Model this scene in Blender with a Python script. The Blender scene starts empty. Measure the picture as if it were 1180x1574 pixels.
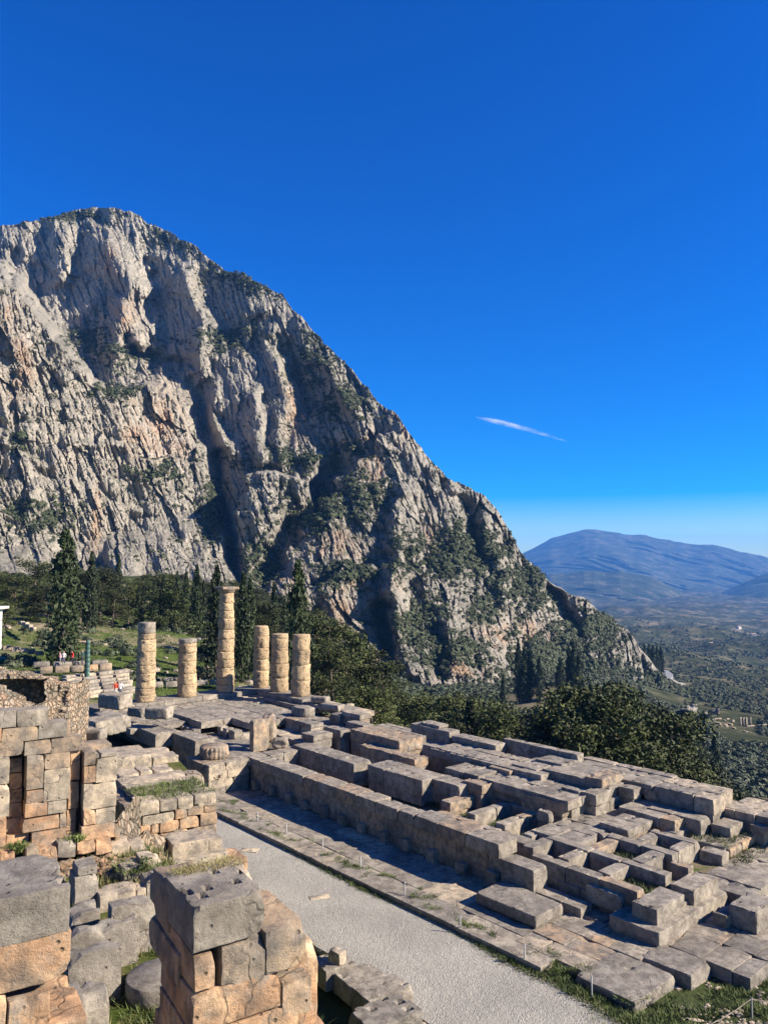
import bpy, bmesh, math, random
import numpy as np
from mathutils import Vector, Matrix

# ------------------------------------------------------------------ camera, sky, sun, exposure
S = bpy.context.scene
COL = S.collection
R = math.radians
EYE = 11.6            # eye height above the temple's top step, metres
TILT = R(4.02)
F = 1180.0
cam = bpy.data.objects.new('camera', bpy.data.cameras.new('camera'))
COL.objects.link(cam)
cam.location = (0, 0, EYE)
cam.rotation_euler = (R(90) + TILT, 0, 0)
cam.data.sensor_fit = 'VERTICAL'
cam.data.sensor_height = 36.0
cam.data.lens = F / 1574.0 * 36.0
cam.data.clip_start = 0.1
cam.data.clip_end = 40000
S.camera = cam

SUN_AZ = 101.0         # degrees clockwise from +Y (right of the view, a little behind)
SUN_EL = 31.0
world = bpy.data.worlds.new('World')
S.world = world
world.use_nodes = True
wn = world.node_tree
bg = wn.nodes['Background']
sky = wn.nodes.new('ShaderNodeTexSky')
sky.sky_type = 'NISHITA'
sky.sun_disc = False
sky.sun_elevation = R(SUN_EL)
sky.sun_rotation = R(SUN_AZ)
sky.altitude = 500
sky.air_density = 1.05
sky.dust_density = 0.0
sky.ozone_density = 5.0
hsv = wn.nodes.new('ShaderNodeHueSaturation')
hsv.inputs['Saturation'].default_value = 2.0
hsv.inputs['Hue'].default_value = 0.522
wn.links.new(sky.outputs[0], hsv.inputs['Color'])
wn.links.new(hsv.outputs[0], bg.inputs['Color'])
bg.inputs['Strength'].default_value = 0.074
sun = bpy.data.objects.new('sun', bpy.data.lights.new('sun', 'SUN'))
COL.objects.link(sun)
sun.data.energy = 5.0
sun.data.angle = R(0.53)
sun.data.color = (1.0, 0.90, 0.76)
sd = Vector((math.sin(R(SUN_AZ)) * math.cos(R(SUN_EL)), math.cos(R(SUN_AZ)) * math.cos(R(SUN_EL)), math.sin(R(SUN_EL))))
sun.rotation_euler = sd.to_track_quat('Z', 'Y').to_euler()
sun.location = (60, -20, 60)
S.view_settings.view_transform = 'Standard'
S.view_settings.look = 'None'
S.view_settings.gamma = 1.0
S.view_settings.exposure = 1.32
S.view_settings.use_curve_mapping = False
S.cycles.max_bounces = 6
S.cycles.diffuse_bounces = 2
S.cycles.volume_bounces = 1
S.cycles.use_denoising = True

rnd = random.Random(7)
rng = np.random.default_rng(7)

# ------------------------------------------------------------------ helpers: survey, noise, objects
def at(px, py, z=None, D=None):
    """A sight line of the survey (pixel in the photograph) met with a height z or a forward distance D; arrays allowed."""
    px = np.asarray(px, float); py = np.asarray(py, float)
    x = (px - 590) / F; u = (787 - py) / F
    y = math.cos(TILT) - math.sin(TILT) * u
    w = math.sin(TILT) + math.cos(TILT) * u
    s = (z - EYE) / w if z is not None else D / y
    return x * s, y * s, EYE + w * s

def _hash(ix, iy, seed):
    h = (ix * 374761393 + iy * 668265263 + seed * 974634777) & 0xFFFFFFFF
    h = ((h ^ (h >> 13)) * 1274126177) & 0xFFFFFFFF
    return (h ^ (h >> 16)) & 0xFFFFFFFF

def noise2(x, y, seed=0):
    x = np.asarray(x, float); y = np.asarray(y, float)
    ix = np.floor(x).astype(np.int64); iy = np.floor(y).astype(np.int64)
    fx = x - ix; fy = y - iy
    u = fx * fx * fx * (fx * (fx * 6 - 15) + 10); v = fy * fy * fy * (fy * (fy * 6 - 15) + 10)
    def g(i, j):
        a = _hash(ix + i, iy + j, seed) * (2 * math.pi / 4294967296.0)
        return np.cos(a) * (fx - i) + np.sin(a) * (fy - j)
    a = g(0, 0); b = g(1, 0); c = g(0, 1); d = g(1, 1)
    return ((a + (b - a) * u) * (1 - v) + (c + (d - c) * u) * v) * 1.5

def fbm(x, y, seed=0, octv=4, gain=0.5):
    s = 0; a = 1.0
    for k in range(octv):
        s = s + a * noise2(x * 2 ** k, y * 2 ** k, seed + k * 17); a *= gain
    return s

def ridged(x, y, seed=0, octv=3, gain=0.5):
    s = 0; a = 1.0
    for k in range(octv):
        s = s + a * (1 - 2.2 * np.abs(noise2(x * 2 ** k, y * 2 ** k, seed + k * 31))); a *= gain
    return s

def facets(x, y, seed=0, tilt=0.8):
    """Broken planes: every jittered cell is a small tilted face."""
    ix = np.floor(x).astype(np.int64); iy = np.floor(y).astype(np.int64)
    best = np.full(x.shape, 1e9); out = np.zeros(x.shape)
    for i in (-1, 0, 1):
        for j in (-1, 0, 1):
            cx = ix + i; cy = iy + j
            jx = _hash(cx, cy, seed) / 4294967296.0; jy = _hash(cx, cy, seed + 1) / 4294967296.0
            dx = x - cx - jx; dy = y - cy - jy; d = dx * dx + dy * dy
            t1 = _hash(cx, cy, seed + 2) / 4294967296.0 - .5; t2 = _hash(cx, cy, seed + 3) / 4294967296.0 - .5
            h = _hash(cx, cy, seed + 4) / 4294967296.0 - .5
            m = d < best
            out = np.where(m, h + (t1 * dx * 2 + t2 * dy * 1.2) * tilt - d * .25, out); best = np.where(m, d, best)
    return out

def sstep(a, b, x):
    t = np.clip((x - a) / (b - a), 0, 1)
    return t * t * (3 - 2 * t)

def line(x, pts):
    p = np.array(pts, float)
    return np.interp(x, p[:, 0], p[:, 1])

def tag(o, label=None, cat=None, group=None, kind=None):
    for k, v in (('label', label), ('category', cat), ('group', group), ('kind', kind)):
        if v: o[k] = v
    return o

def link(name, me, parent=None):
    o = bpy.data.objects.new(name, me)
    COL.objects.link(o)
    if parent is not None: o.parent = parent
    return o

def empty(name, loc, label=None, cat=None, group=None, rz=0.0):
    o = link(name, None)
    o.empty_display_size = 0.3
    o.location = loc; o.rotation_euler = (0, 0, rz)
    return tag(o, label, cat, group)

def mesh_np(name, V, faces, mat=None, smooth=True, cols=None, per=None):
    """V (n,3); faces (m,3) or (m,4) array; cols: dict name -> (n,4) point colours; per: material index array."""
    me = bpy.data.meshes.new(name)
    V = np.asarray(V, np.float32); faces = np.asarray(faces, np.int32)
    k = faces.shape[1]; m = len(faces)
    me.vertices.add(len(V)); me.vertices.foreach_set('co', V.ravel())
    me.loops.add(m * k); me.loops.foreach_set('vertex_index', faces.ravel())
    me.polygons.add(m); me.polygons.foreach_set('loop_start', np.arange(0, m * k, k, dtype=np.int32))
    me.polygons.foreach_set('loop_total', np.full(m, k, np.int32))
    me.polygons.foreach_set('use_smooth', np.full(m, bool(smooth)))
    if mat is not None:
        for q in (mat if isinstance(mat, (list, tuple)) else [mat]): me.materials.append(q)
    if per is not None: me.polygons.foreach_set('material_index', np.asarray(per, np.int32))
    me.update(calc_edges=True)
    for cn, c in (cols or {}).items():
        at_ = me.color_attributes.new(cn, 'FLOAT_COLOR', 'POINT')
        at_.data.foreach_set('color', np.asarray(c, np.float32).ravel())
    return me

def grid_faces(nr, nc):
    i = np.arange(nr - 1)[:, None] * nc + np.arange(nc - 1)[None, :]
    return np.stack([i, i + 1, i + nc + 1, i + nc], -1).reshape(-1, 4)

# ------------------------------------------------------------------ materials
class NT:
    def __init__(s, name, rough=0.9, spec=0.2):
        s.m = bpy.data.materials.new(name); s.m.use_nodes = True
        s.t = s.m.node_tree; s.b = s.t.nodes['Principled BSDF']
        s.b.inputs['Roughness'].default_value = rough
        s.b.inputs['Specular IOR Level'].default_value = spec
    def n(s, typ, **kw):
        q = s.t.nodes.new(typ)
        for k, v in kw.items():
            if k.startswith('i_'):
                key = k[2:].replace('_', ' ')
                q.inputs[int(key) if key.isdigit() else key].default_value = v
            else: setattr(q, k, v)
        return q
    def l(s, a, b): s.t.links.new(a, b)
    def pos(s, scale=(1, 1, 1)):
        g = s.n('ShaderNodeNewGeometry')
        if scale == (1, 1, 1): return g.outputs['Position']
        mp = s.n('ShaderNodeVectorMath', operation='MULTIPLY'); mp.inputs[1].default_value = scale
        s.l(g.outputs['Position'], mp.inputs[0]); return mp.outputs[0]
    def noise(s, vec, scale, detail=4, rough=0.6):
        q = s.n('ShaderNodeTexNoise'); q.inputs['Scale'].default_value = scale
        q.inputs['Detail'].default_value = detail; q.inputs['Roughness'].default_value = rough
        s.l(vec, q.inputs['Vector']); return q.outputs['Fac']
    def voro(s, vec, scale, feature='F1'):
        q = s.n('ShaderNodeTexVoronoi', feature=feature); q.inputs['Scale'].default_value = scale
        s.l(vec, q.inputs['Vector']); return q
    def ramp(s, fac, stops):
        q = s.n('ShaderNodeValToRGB'); cr = q.color_ramp
        while len(cr.elements) < len(stops): cr.elements.new(0.5)
        for e, (p, c) in zip(cr.elements, stops):
            e.position = p; e.color = (*c, 1) if len(c) == 3 else c
        s.l(fac, q.inputs['Fac']); return q.outputs['Color']
    def mix(s, fac, a, b, mode='MIX'):
        q = s.n('ShaderNodeMix', data_type='RGBA', blend_type=mode)
        for sock, v in ((q.inputs[0], fac), (q.inputs[6], a), (q.inputs[7], b)):
            if hasattr(v, 'is_linked') or hasattr(v, 'node'): s.l(v, sock)
            elif isinstance(v, (int, float)): sock.default_value = v
            else: sock.default_value = (*v, 1)
        return q.outputs[2]
    def math(s, op, a, b=0.0, clamp=False):
        q = s.n('ShaderNodeMath', operation=op, use_clamp=clamp)
        for sock, v in ((q.inputs[0], a), (q.inputs[1], b)):
            if hasattr(v, 'node'): s.l(v, sock)
            else: sock.default_value = v
        return q.outputs[0]
    def attr(s, name):
        q = s.n('ShaderNodeAttribute', attribute_name=name); sp = s.n('ShaderNodeSeparateColor')
        s.l(q.outputs['Color'], sp.inputs[0]); return sp.outputs
    def bump(s, h, dist, strength=1.0, prev=None):
        q = s.n('ShaderNodeBump'); q.inputs['Distance'].default_value = dist; q.inputs['Strength'].default_value = strength
        s.l(h, q.inputs['Height'])
        if prev is not None: s.l(prev, q.inputs['Normal'])
        return q.outputs['Normal']
    def done(s, col, nrm=None):
        if hasattr(col, 'node'): s.l(col, s.b.inputs['Base Color'])
        else: s.b.inputs['Base Color'].default_value = (*col, 1)
        if nrm is not None: s.l(nrm, s.b.inputs['Normal'])
        return s.m

def mat_cliff():
    t = NT('cliff_limestone', 0.95, 0.1)
    p = t.pos((1, 1, 0.35)); q = t.pos()
    n1 = t.noise(p, 0.03, 6, 0.7); n2 = t.noise(p, 0.35, 5, 0.7); n3 = t.noise(q, 0.012, 3)
    a = t.attr('mask')                                   # r orange stain, g scrub cover, b tone
    base = t.ramp(n1, [(0.31, (0.15, 0.142, 0.13)), (0.44, (0.315, 0.292, 0.25)), (0.58, (0.49, 0.44, 0.365))])
    base = t.mix(t.math('MULTIPLY', n2, 0.9), base, t.ramp(n2, [(0.40, (0.10, 0.096, 0.09)), (0.56, (0.40, 0.365, 0.31))]))
    base = t.mix(t.math('MULTIPLY', a[2], 0.75), base, (0.44, 0.395, 0.32))
    of = t.math('MULTIPLY', a[0], t.ramp(t.noise(p, 0.10, 5, 0.7), [(0.38, (0, 0, 0)), (0.6, (1, 1, 1))]))
    base = t.mix(of, base, (0.46, 0.27, 0.15))
    vf = t.math('MULTIPLY', a[1], t.ramp(t.noise(q, 0.25, 5, 0.75), [(0.42, (0, 0, 0)), (0.56, (1, 1, 1))]))
    veg = t.ramp(t.noise(q, 0.6, 4), [(0.35, (0.028, 0.036, 0.018)), (0.65, (0.075, 0.085, 0.035))])
    st = t.noise(t.pos((1, 1, .09)), .55, 4, .75)
    base = t.mix(.5, base, t.ramp(st, [(.34, (.18, .18, .19)), (.5, (.5, .5, .5)), (.64, (.82, .81, .79))]), 'OVERLAY')
    col = t.mix(vf, base, veg)
    b = t.bump(t.noise(p, 0.25, 6, 0.8), 2.6, 1.0)
    b = t.bump(t.noise(p, 1.1, 5, 0.85), 1.0, 1.0, b)
    return t.done(col, b)

def mat_hill():
    t = NT('wooded_hillside', 1.0, 0.0)
    q = t.pos()
    n = t.noise(q, 0.006, 8, 0.72); f = t.noise(q, 0.05, 4, 0.8)
    col = t.ramp(n, [(0.40, (0.03, 0.042, 0.026)), (0.52, (0.085, 0.09, 0.055)), (0.62, (0.22, 0.19, 0.14))])
    col = t.mix(t.ramp(f, [(0.4, (0, 0, 0)), (0.65, (1, 1, 1))]), col, (0.03, 0.042, 0.026))
    return t.done(col, t.bump(f, 14, 1.0))

def mat_ground():
    t = NT('hillside_ground', 1.0, 0.0)
    q = t.pos()
    a = t.attr('mask')                                   # r green grass, g bare earth, b far scrub
    n = t.noise(q, 0.05, 6, 0.7); f = t.noise(q, 0.9, 5, 0.75); g = t.noise(q, 0.012, 5, 0.7)
    earth = t.ramp(f, [(0.3, (0.14, 0.11, 0.07)), (0.7, (0.30, 0.25, 0.17))])
    grass = t.ramp(f, [(0.3, (0.03, 0.045, 0.012)), (0.55, (0.07, 0.10, 0.025)), (0.75, (0.15, 0.14, 0.07))])
    scrub = t.ramp(n, [(0.35, (0.026, 0.032, 0.018)), (0.55, (0.05, 0.055, 0.03)), (0.7, (0.13, 0.115, 0.075))])
    col = t.mix(t.ramp(t.math('ADD', g, t.math('MULTIPLY', f, 0.25)), [(0.64, (0, 0, 0)), (0.78, (1, 1, 1))]), scrub, t.mix(.3, earth, scrub))
    col = t.mix(a[0], col, t.mix(t.ramp(n, [(0.5, (0, 0, 0)), (0.62, (1, 1, 1))]), grass, earth))
    col = t.mix(a[1], col, earth)
    return t.done(col, t.bump(f, 0.25, 0.8))

# ------------------------------------------------------------------ terrain
TD = [0, 14, 26, 45, 55, 65, 80, 100, 150, 250, 350, 450, 600, 800, 1200, 2500, 4500, 9000]
TZ = {   # column (px) -> height per distance in TD
 -900: [6, 6, 5, 2, 1, 0, 0, 3, 10, 25, 40, 60, 80, 100, 120, 150, 180, 200],
 -200: [2, 2, 1, -1, -1, -1, -.5, 1.5, 4, 7, 9, 25, 30, 40, 60, 60, 60, 60],
   0: [-3.42, -3.42, -3.42, 2.6, 1.6, 0, -1.5, 0, 2.2, 5, 7, 16, 30, 40, 50, 50, 50, 50],
 150: [-3.42, -3.42, -3.42, -1.8, -1.3, -1.6, -2.1, -1.2, .8, 3, 5, 12, 20, 20, 20, 0, 0, 0],
 300: [-3.42, -3.42, -3.42, -3.42, -3.42, -3.3, -2.8, -2.4, -2, 0, 5, 5, 0, 0, 0, -20, -50, -60],
 450: [-3.42, -3.42, -3.42, -3.42, -3.42, -3.42, -3.2, -5, -9, -12, -10, -12, -20, -30, -50, -90, -120, -150],
 600: [-3.42, -3.42, -3.42, -3.42, -3.8, -6.5, -12, -16, -24, -36, -44, -50, -60, -80, -100, -140, -180, -200],
 750: [-3.42, -3.42, -3.42, -3.42, -6.5, -11, -16, -22, -34, -46, -50, -54, -70, -90, -120, -170, -205, -220],
 900: [-3.42, -3.3, -3.3, -3.8, -8, -13, -19, -26, -36, -42, -44, -51, -68, -92, -125, -185, -215, -230],
1050: [-3.42, -3.3, -3.3, -3.9, -12, -16, -22, -28, -43, -58, -70, -78, -91, -105, -132, -195, -222, -240],
1180: [-3.42, -3.3, -3.3, -4.3, -14, -18, -24, -31, -45, -61, -72, -80, -94, -112, -138, -205, -230, -245],
1500: [-3.42, -3.42, -3.8, -9, -18, -22, -28, -36, -52, -70, -84, -95, -110, -130, -155, -215, -240, -250],
2600: [-3.42, -4, -9, -18, -22, -28, -36, -46, -64, -84, -100, -112, -130, -150, -180, -230, -250, -260]}
_k0 = np.array(sorted(TZ)); _z0 = np.array([TZ[k] for k in sorted(TZ)], float); _td = np.array(TD, float)
_tx = np.linspace(-900, 2600, 351)                       # the survey columns, smoothed sideways
_tz = np.stack([np.interp(_tx, _k0, _z0[:, j]) for j in range(len(TD))], 1)
_kk = np.exp(-(np.arange(-14, 15) / 6.0) ** 2); _kk /= _kk.sum()
_tz = np.stack([np.convolve(np.pad(_tz[:, j], 14, mode='edge'), _kk, 'valid') for j in range(len(TD))], 1)
def terrain_z(x, y, rough=True):
    x = np.asarray(x, float); y = np.asarray(y, float)
    yy = np.maximum(y, 0.1)
    px = np.where(y < 14, 590 + F * x / np.maximum(yy, 14.0), 590 + F * x / yy)
    i = np.clip(np.searchsorted(_tx, px) - 1, 0, len(_tx) - 2); u = np.clip((px - _tx[i]) / (_tx[i + 1] - _tx[i]), 0, 1)
    j = np.clip(np.searchsorted(_td, yy) - 1, 0, len(_td) - 2); v = np.clip((yy - _td[j]) / (_td[j + 1] - _td[j]), 0, 1)
    z = (_tz[i, j] * (1 - u) + _tz[i + 1, j] * u) * (1 - v) + (_tz[i, j + 1] * (1 - u) + _tz[i + 1, j + 1] * u) * v
    if rough:
        k = sstep(62, 140, yy)
        z = z + k * (fbm(x / 40, y / 40, 5, 4) * 1.6) + sstep(400, 1500, yy) * fbm(x / 350, y / 350, 9, 4) * 34
    return z

def build_terrain():
    nr, nc = 420, 420
    ang = np.concatenate([np.linspace(-62, 62, nc)])
    ds = np.concatenate([[-14, -6, -1], np.geomspace(3, 9500, nr - 3)])
    A, Dd = np.meshgrid(np.tan(np.radians(ang)), ds)
    X = A * np.maximum(np.abs(Dd), 16); Y = Dd
    Z = terrain_z(X, Y)
    V = np.stack([X, Y, Z], -1).reshape(-1, 3)
    px = 590 + F * X / np.maximum(Y, 1)
    green = sstep(60, 75, Y) * (1 - sstep(300, 420, Y)) * (1 - sstep(560, 640, px))
    green = np.maximum(green, (1 - sstep(55, 65, Y)) * 0.3)
    earth = np.exp(-(((px - 850) / 90) ** 2)) * np.exp(-(((Y - 330) / 45) ** 2)) * 0.9
    c = np.stack([green, np.clip(earth, 0, 1), sstep(300, 600, Y), np.ones_like(X)], -1).reshape(-1, 4)
    me = mesh_np('ground', V, grid_faces(nr, nc), mat_ground(), True, {'mask': c})
    tag(link('ground', me), kind='structure')
build_terrain()

# ------------------------------------------------------------------ the limestone mountain
RIDGE = [(-420, 430), (-250, 410), (-100, 365), (0, 348), (35, 343), (75, 335), (120, 322), (150, 319), (200, 322), (225, 342), (260, 357), (295, 375), (330, 405), (380, 427), (430, 452), (447, 470), (465, 488), (500, 530), (545, 573), (575, 610), (610, 640), (640, 680), (660, 705), (690, 735), (720, 750), (745, 763), (765, 785), (785, 820), (800, 850), (830, 880), (860, 905), (900, 925), (930, 945), (960, 965), (985, 1000), (1010, 1033), (1030, 1045), (1060, 1062), (1110, 1080)]
FOOTY = [(-420, 880), (0, 885), (150, 905), (300, 925), (450, 965), (600, 1075), (750, 1070), (850, 1040), (950, 1048), (1010, 1070), (1050, 1085), (1110, 1092)]
DF = [(-420, 330), (0, 350), (300, 360), (450, 370), (600, 360), (750, 400), (850, 470), (950, 610), (1010, 730), (1060, 690), (1110, 640)]
DR = [(-420, 850), (0, 880), (150, 900), (300, 820), (450, 720), (640, 560), (790, 560), (900, 650), (1010, 765), (1060, 720), (1110, 665)]
LAYERS = [  # top line of each buttress, its distance at the bottom and per pixel upwards, softness of its ledge (m per px)
 ([(-420, 300), (-200, 370), (0, 428), (40, 462), (75, 510), (110, 552), (150, 600), (185, 655), (200, 700), (300, 712), (325, 800), (360, 862), (400, 915), (425, 1100)], 350, 0.16, 11),
 ([(130, 1100), (150, 640), (175, 600), (215, 588), (255, 600), (285, 645), (312, 715), (345, 860), (360, 1100)], 440, 0.15, 11),
 ([(350, 1100), (366, 790), (380, 740), (420, 730), (468, 738), (482, 780), (470, 840), (480, 1100)], 430, 0.2, 10),
 ([(385, 1100), (402, 912), (430, 872), (465, 815), (505, 772), (545, 715), (600, 672), (650, 640), (1100, 640)], 372, 0.42, 9),
 ([(450, 1100), (475, 905), (520, 868), (580, 862), (640, 880), (720, 905), (790, 935), (880, 960), (960, 1100)], 372, 0.25, 9),
]
GULLIES = [ # polyline, width px, depth m (positive = pushed back)
 ([(335, 700), (350, 800), (372, 900)], 11, 34), ([(520, 715), (460, 790), (410, 880)], 20, 34),
 ([(235, 430), (250, 520)], 26, 36), ([(30, 400), (60, 450)], 20, 28), ([(590, 930), (600, 1020)], 13, 40),
 ([(300, 580), (330, 700)], 14, 22), ([(440, 540), (470, 620)], 14, 26), ([(700, 760), (760, 880)], 12, 16), ([(845, 910), (870, 960)], 12, 30),
 ([(205, 545), (290, 560)], 14, 40), ([(490, 950), (500, 1000)], 16, 22),
 ([(285, 420), (310, 480), (300, 570)], 15, -36), ([(155, 370), (205, 440), (180, 540)], 20, -40), ([(90, 350), (95, 430)], 14, -34),
 ([(420, 500), (440, 620), (430, 700)], 14, -18), ([(500, 560), (560, 660)], 15, -24), ([(620, 760), (600, 900), (615, 1020)], 18, -26),
 ([(330, 600), (345, 690)], 9, -26), ([(395, 600), (400, 700)], 12, -22), ([(740, 800), (780, 930)], 14, -14), ([(690, 950), (700, 1030)], 12, -12)]
STAINS = [(245, 650, 38, 60), (205, 660, 14, 40), (570, 700, 16, 34), (500, 835, 45, 18), (430, 890, 32, 22), (520, 950, 52, 24), (765, 975, 24, 20), (820, 975, 24, 20), (155, 410, 26, 40), (30, 560, 26, 50),
 (700, 1030, 38, 12), (455, 640, 12, 40), (600, 1010, 14, 34), (20, 480, 20, 20), (150, 800, 10, 60), (620, 640, 10, 26), (450, 610, 8, 30), (195, 490, 18, 30), (660, 830, 12, 22), (560, 900, 50, 12)]
SCRUB = [(190, 545, 60, 20), (440, 708, 110, 16), (480, 790, 60, 40), (400, 860, 30, 50), (530, 880, 60, 26), (720, 850, 80, 50), (800, 900, 60, 40), (420, 430, 90, 26), (300, 370, 60, 16),
 (100, 335, 100, 10), (330, 780, 24, 50), (180, 600, 40, 20), (60, 790, 60, 24), (240, 730, 50, 20), (620, 860, 30, 40), (870, 1000, 80, 40), (900, 960, 60, 30), (520, 620, 50, 30), (690, 1000, 60, 30), (480, 560, 40, 50),
 (30, 680, 16, 22), (370, 420, 60, 30), (560, 760, 40, 40), (140, 520, 40, 20), (350, 520, 70, 20), (640, 960, 50, 40), (530, 690, 40, 20), (740, 940, 40, 20), (870, 1030, 120, 25), (1060, 1068, 60, 14), (1010, 1050, 30, 12)]

def mountain():
    nc, nr = 980, 640
    pxs = np.linspace(-400, 1105, nc)
    t = np.linspace(0, 1, nr)
    ridge = line(pxs, RIDGE) + fbm(pxs / 26, pxs * 0, 3, 4) * 4.5
    foot = line(pxs, FOOTY) + 8
    PX = np.broadcast_to(pxs, (nr, nc)).copy()
    PY = foot[None] + (ridge - foot)[None] * t[:, None]
    f0 = line(pxs, DF)[None]; r0 = line(pxs, DR)[None]
    W1 = fbm(PX / 90, PY / 90, 11, 3); W2 = fbm(PX / 30, PY / 30, 12, 3)
    tt = t[:, None]
    st = tt + 0.035 * W1
    D = f0 + (r0 - f0) * (st ** 0.9)
    wx = PX + W1 * 12 + W2 * 5; wy = PY + W2 * 12 + W1 * 8
    for pts, d0, g, soft in LAYERS:
        top = line(wx, pts)
        base = d0 + np.maximum(0, 1000 - PY) * g + np.maximum(0, PX - 700) * 0.35 * (d0 == 372) + np.clip(PX + 100, 0, 480) * 0.30 * (d0 == 350) + np.maximum(0, PX - 400) * 0.22 * (d0 == 372) + np.maximum(0, PX - 150) * .35 * (d0 == 440)
        D = np.minimum(D, base + np.maximum(0, top - wy) * soft)
    for pts, wd, dep in GULLIES:
        best = np.full(PX.shape, 1e9)
        for (x0, y0), (x1, y1) in zip(pts[:-1], pts[1:]):
            dx, dy = x1 - x0, y1 - y0
            k = np.clip(((wx - x0) * dx + (wy - y0) * dy) / (dx * dx + dy * dy), 0, 1)
            best = np.minimum(best, np.hypot(wx - x0 - k * dx, wy - y0 - k * dy))
        D = D + dep * np.exp(-(best / wd) ** 2)
    # strata and flutes in metres on the face
    X = PX * 0.52; Z = (900 - PY) * 0.52; kd = np.clip(D / 600, .6, 1.5)
    sh = 0.28
    Xs = X + sh * Z 
    cliff = 1.0 - 0.65 * sstep(0.5, 1.3, fbm(X / 120, Z / 60, 21, 3) + 0.8)
    qx = W2 * .12; wz = fbm(X / 20, Z / 40, 44, 2)
    rel = ridged(Xs / 90, Z / 260, 31, 2) * 9 + ridged(Xs / 34, Z / 190, 33, 2) * 3.5 * (0.6 + 0.4 * cliff)
    rel = rel + facets(Xs / 20 + qx, Z / 60, 52, 1.0) * 7 + facets(Xs / 7.5 + qx, Z / 26 + wz * .25, 56, 1.1) * 3.8 + facets(Xs / 3.0 + wz * .2, Z / 8.5, 60, 1.2) * 2.0
    n1_ = noise2(Xs / 10 + wz * .3, Z / 55, 71); n2_ = noise2(Xs / 4.5, Z / 22, 72); n3_ = noise2((X - 1.1 * Z) / 16, (X + Z) / 60, 73)
    crack = np.exp(-(n1_ / .07) ** 2) * 3.0 + np.exp(-(n2_ / .10) ** 2) * 1.3 + np.exp(-(n3_ / .05) ** 2) * 1.4
    rel = rel - crack + fbm(Xs / 1.7, Z / 2.6, 37, 2) * 0.6
    rel = rel * kd * .88
    terr = (Z / 42 + W1 * .8); fr = terr - np.floor(terr)
    rel = rel - (sstep(0.55, 1.0, fr) - fr) * 9
    terr2 = (Z / 13 + W2 * 0.35 + W1); fr2 = terr2 - np.floor(terr2)
    rel = rel - (sstep(0.5, 1.0, fr2) - fr2) * 1.6
    fade = np.clip(tt * 12, 0.2, 1)
    D = D - rel * fade
    x, y, z = at(PX, PY, D=D)
    V = np.stack([x, y, z], -1)
    # slope from finite differences
    dv = np.gradient(V, axis=0); du = np.gradient(V, axis=1)
    N = np.cross(du, dv); N /= np.linalg.norm(N, axis=-1, keepdims=True) + 1e-9
    N *= np.sign(-(N * V).sum(-1, keepdims=True) + 1e-9)
    up = N[..., 2]
    org = np.zeros_like(PX)
    for cx, cy, rx, ry in STAINS:
        org = np.maximum(org, 1.25 * np.exp(-((wx - cx) / rx) ** 2 - ((wy - cy) / ry) ** 2))
    org = np.clip(org * .62 + 0.10 * sstep(0.75, 1.2, fbm(Xs / 30, Z / 70, 41, 3) + 0.4) * (1 - sstep(0.2, 0.6, up)), 0, 1)
    scr = np.zeros_like(PX)
    for cx, cy, rx, ry in SCRUB:
        scr = np.maximum(scr, np.exp(-((wx - cx) / rx) ** 2 - ((wy - cy) / ry) ** 2))
    cover = np.clip(sstep(0.25, 0.75, up + 0.25 * W2) * (0.40 + 0.5 * scr) + scr * 0.5 + 0.25 * sstep(0.2, 0.8, W1), 0, 1)
    tone = np.clip(0.15 + 0.75 * (1 - sstep(150, 420, PX)) * sstep(480, 620, PY) + 0.3 * W1, 0, 1)
    c = np.stack([org, cover, tone, np.ones_like(PX)], -1)
    # the back of the mountain
    rows = [V]
    for k, (dd, dz) in enumerate([(18, -1), (60, -8), (160, -40), (380, -130), (700, -300)]):
        b = V[-1].copy(); s = 1 + dd / b[:, 1]
        b[:, 0] *= s; b[:, 1] *= s; b[:, 2] = b[:, 2] + dz + fbm(b[:, 0] / 30, b[:, 1] / 30, 5) * min(3, dd / 10)
        rows.append(b[None])
    nb = len(rows) - 1
    VV = np.concatenate(rows, 0); CC = np.concatenate([c] + [c[-1:]] * nb, 0)
    me = mesh_np('mountain', VV.reshape(-1, 3), grid_faces(nr + nb, nc), mat_cliff(), False, {'mask': CC.reshape(-1, 4)})
    tag(link('mountain', me), kind='structure')
    return V, N, up, cover, scr, PX, PY, org
MV, MN, MUP, MCOV, MSCR, MPX, MPY, MORG = mountain()

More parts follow.
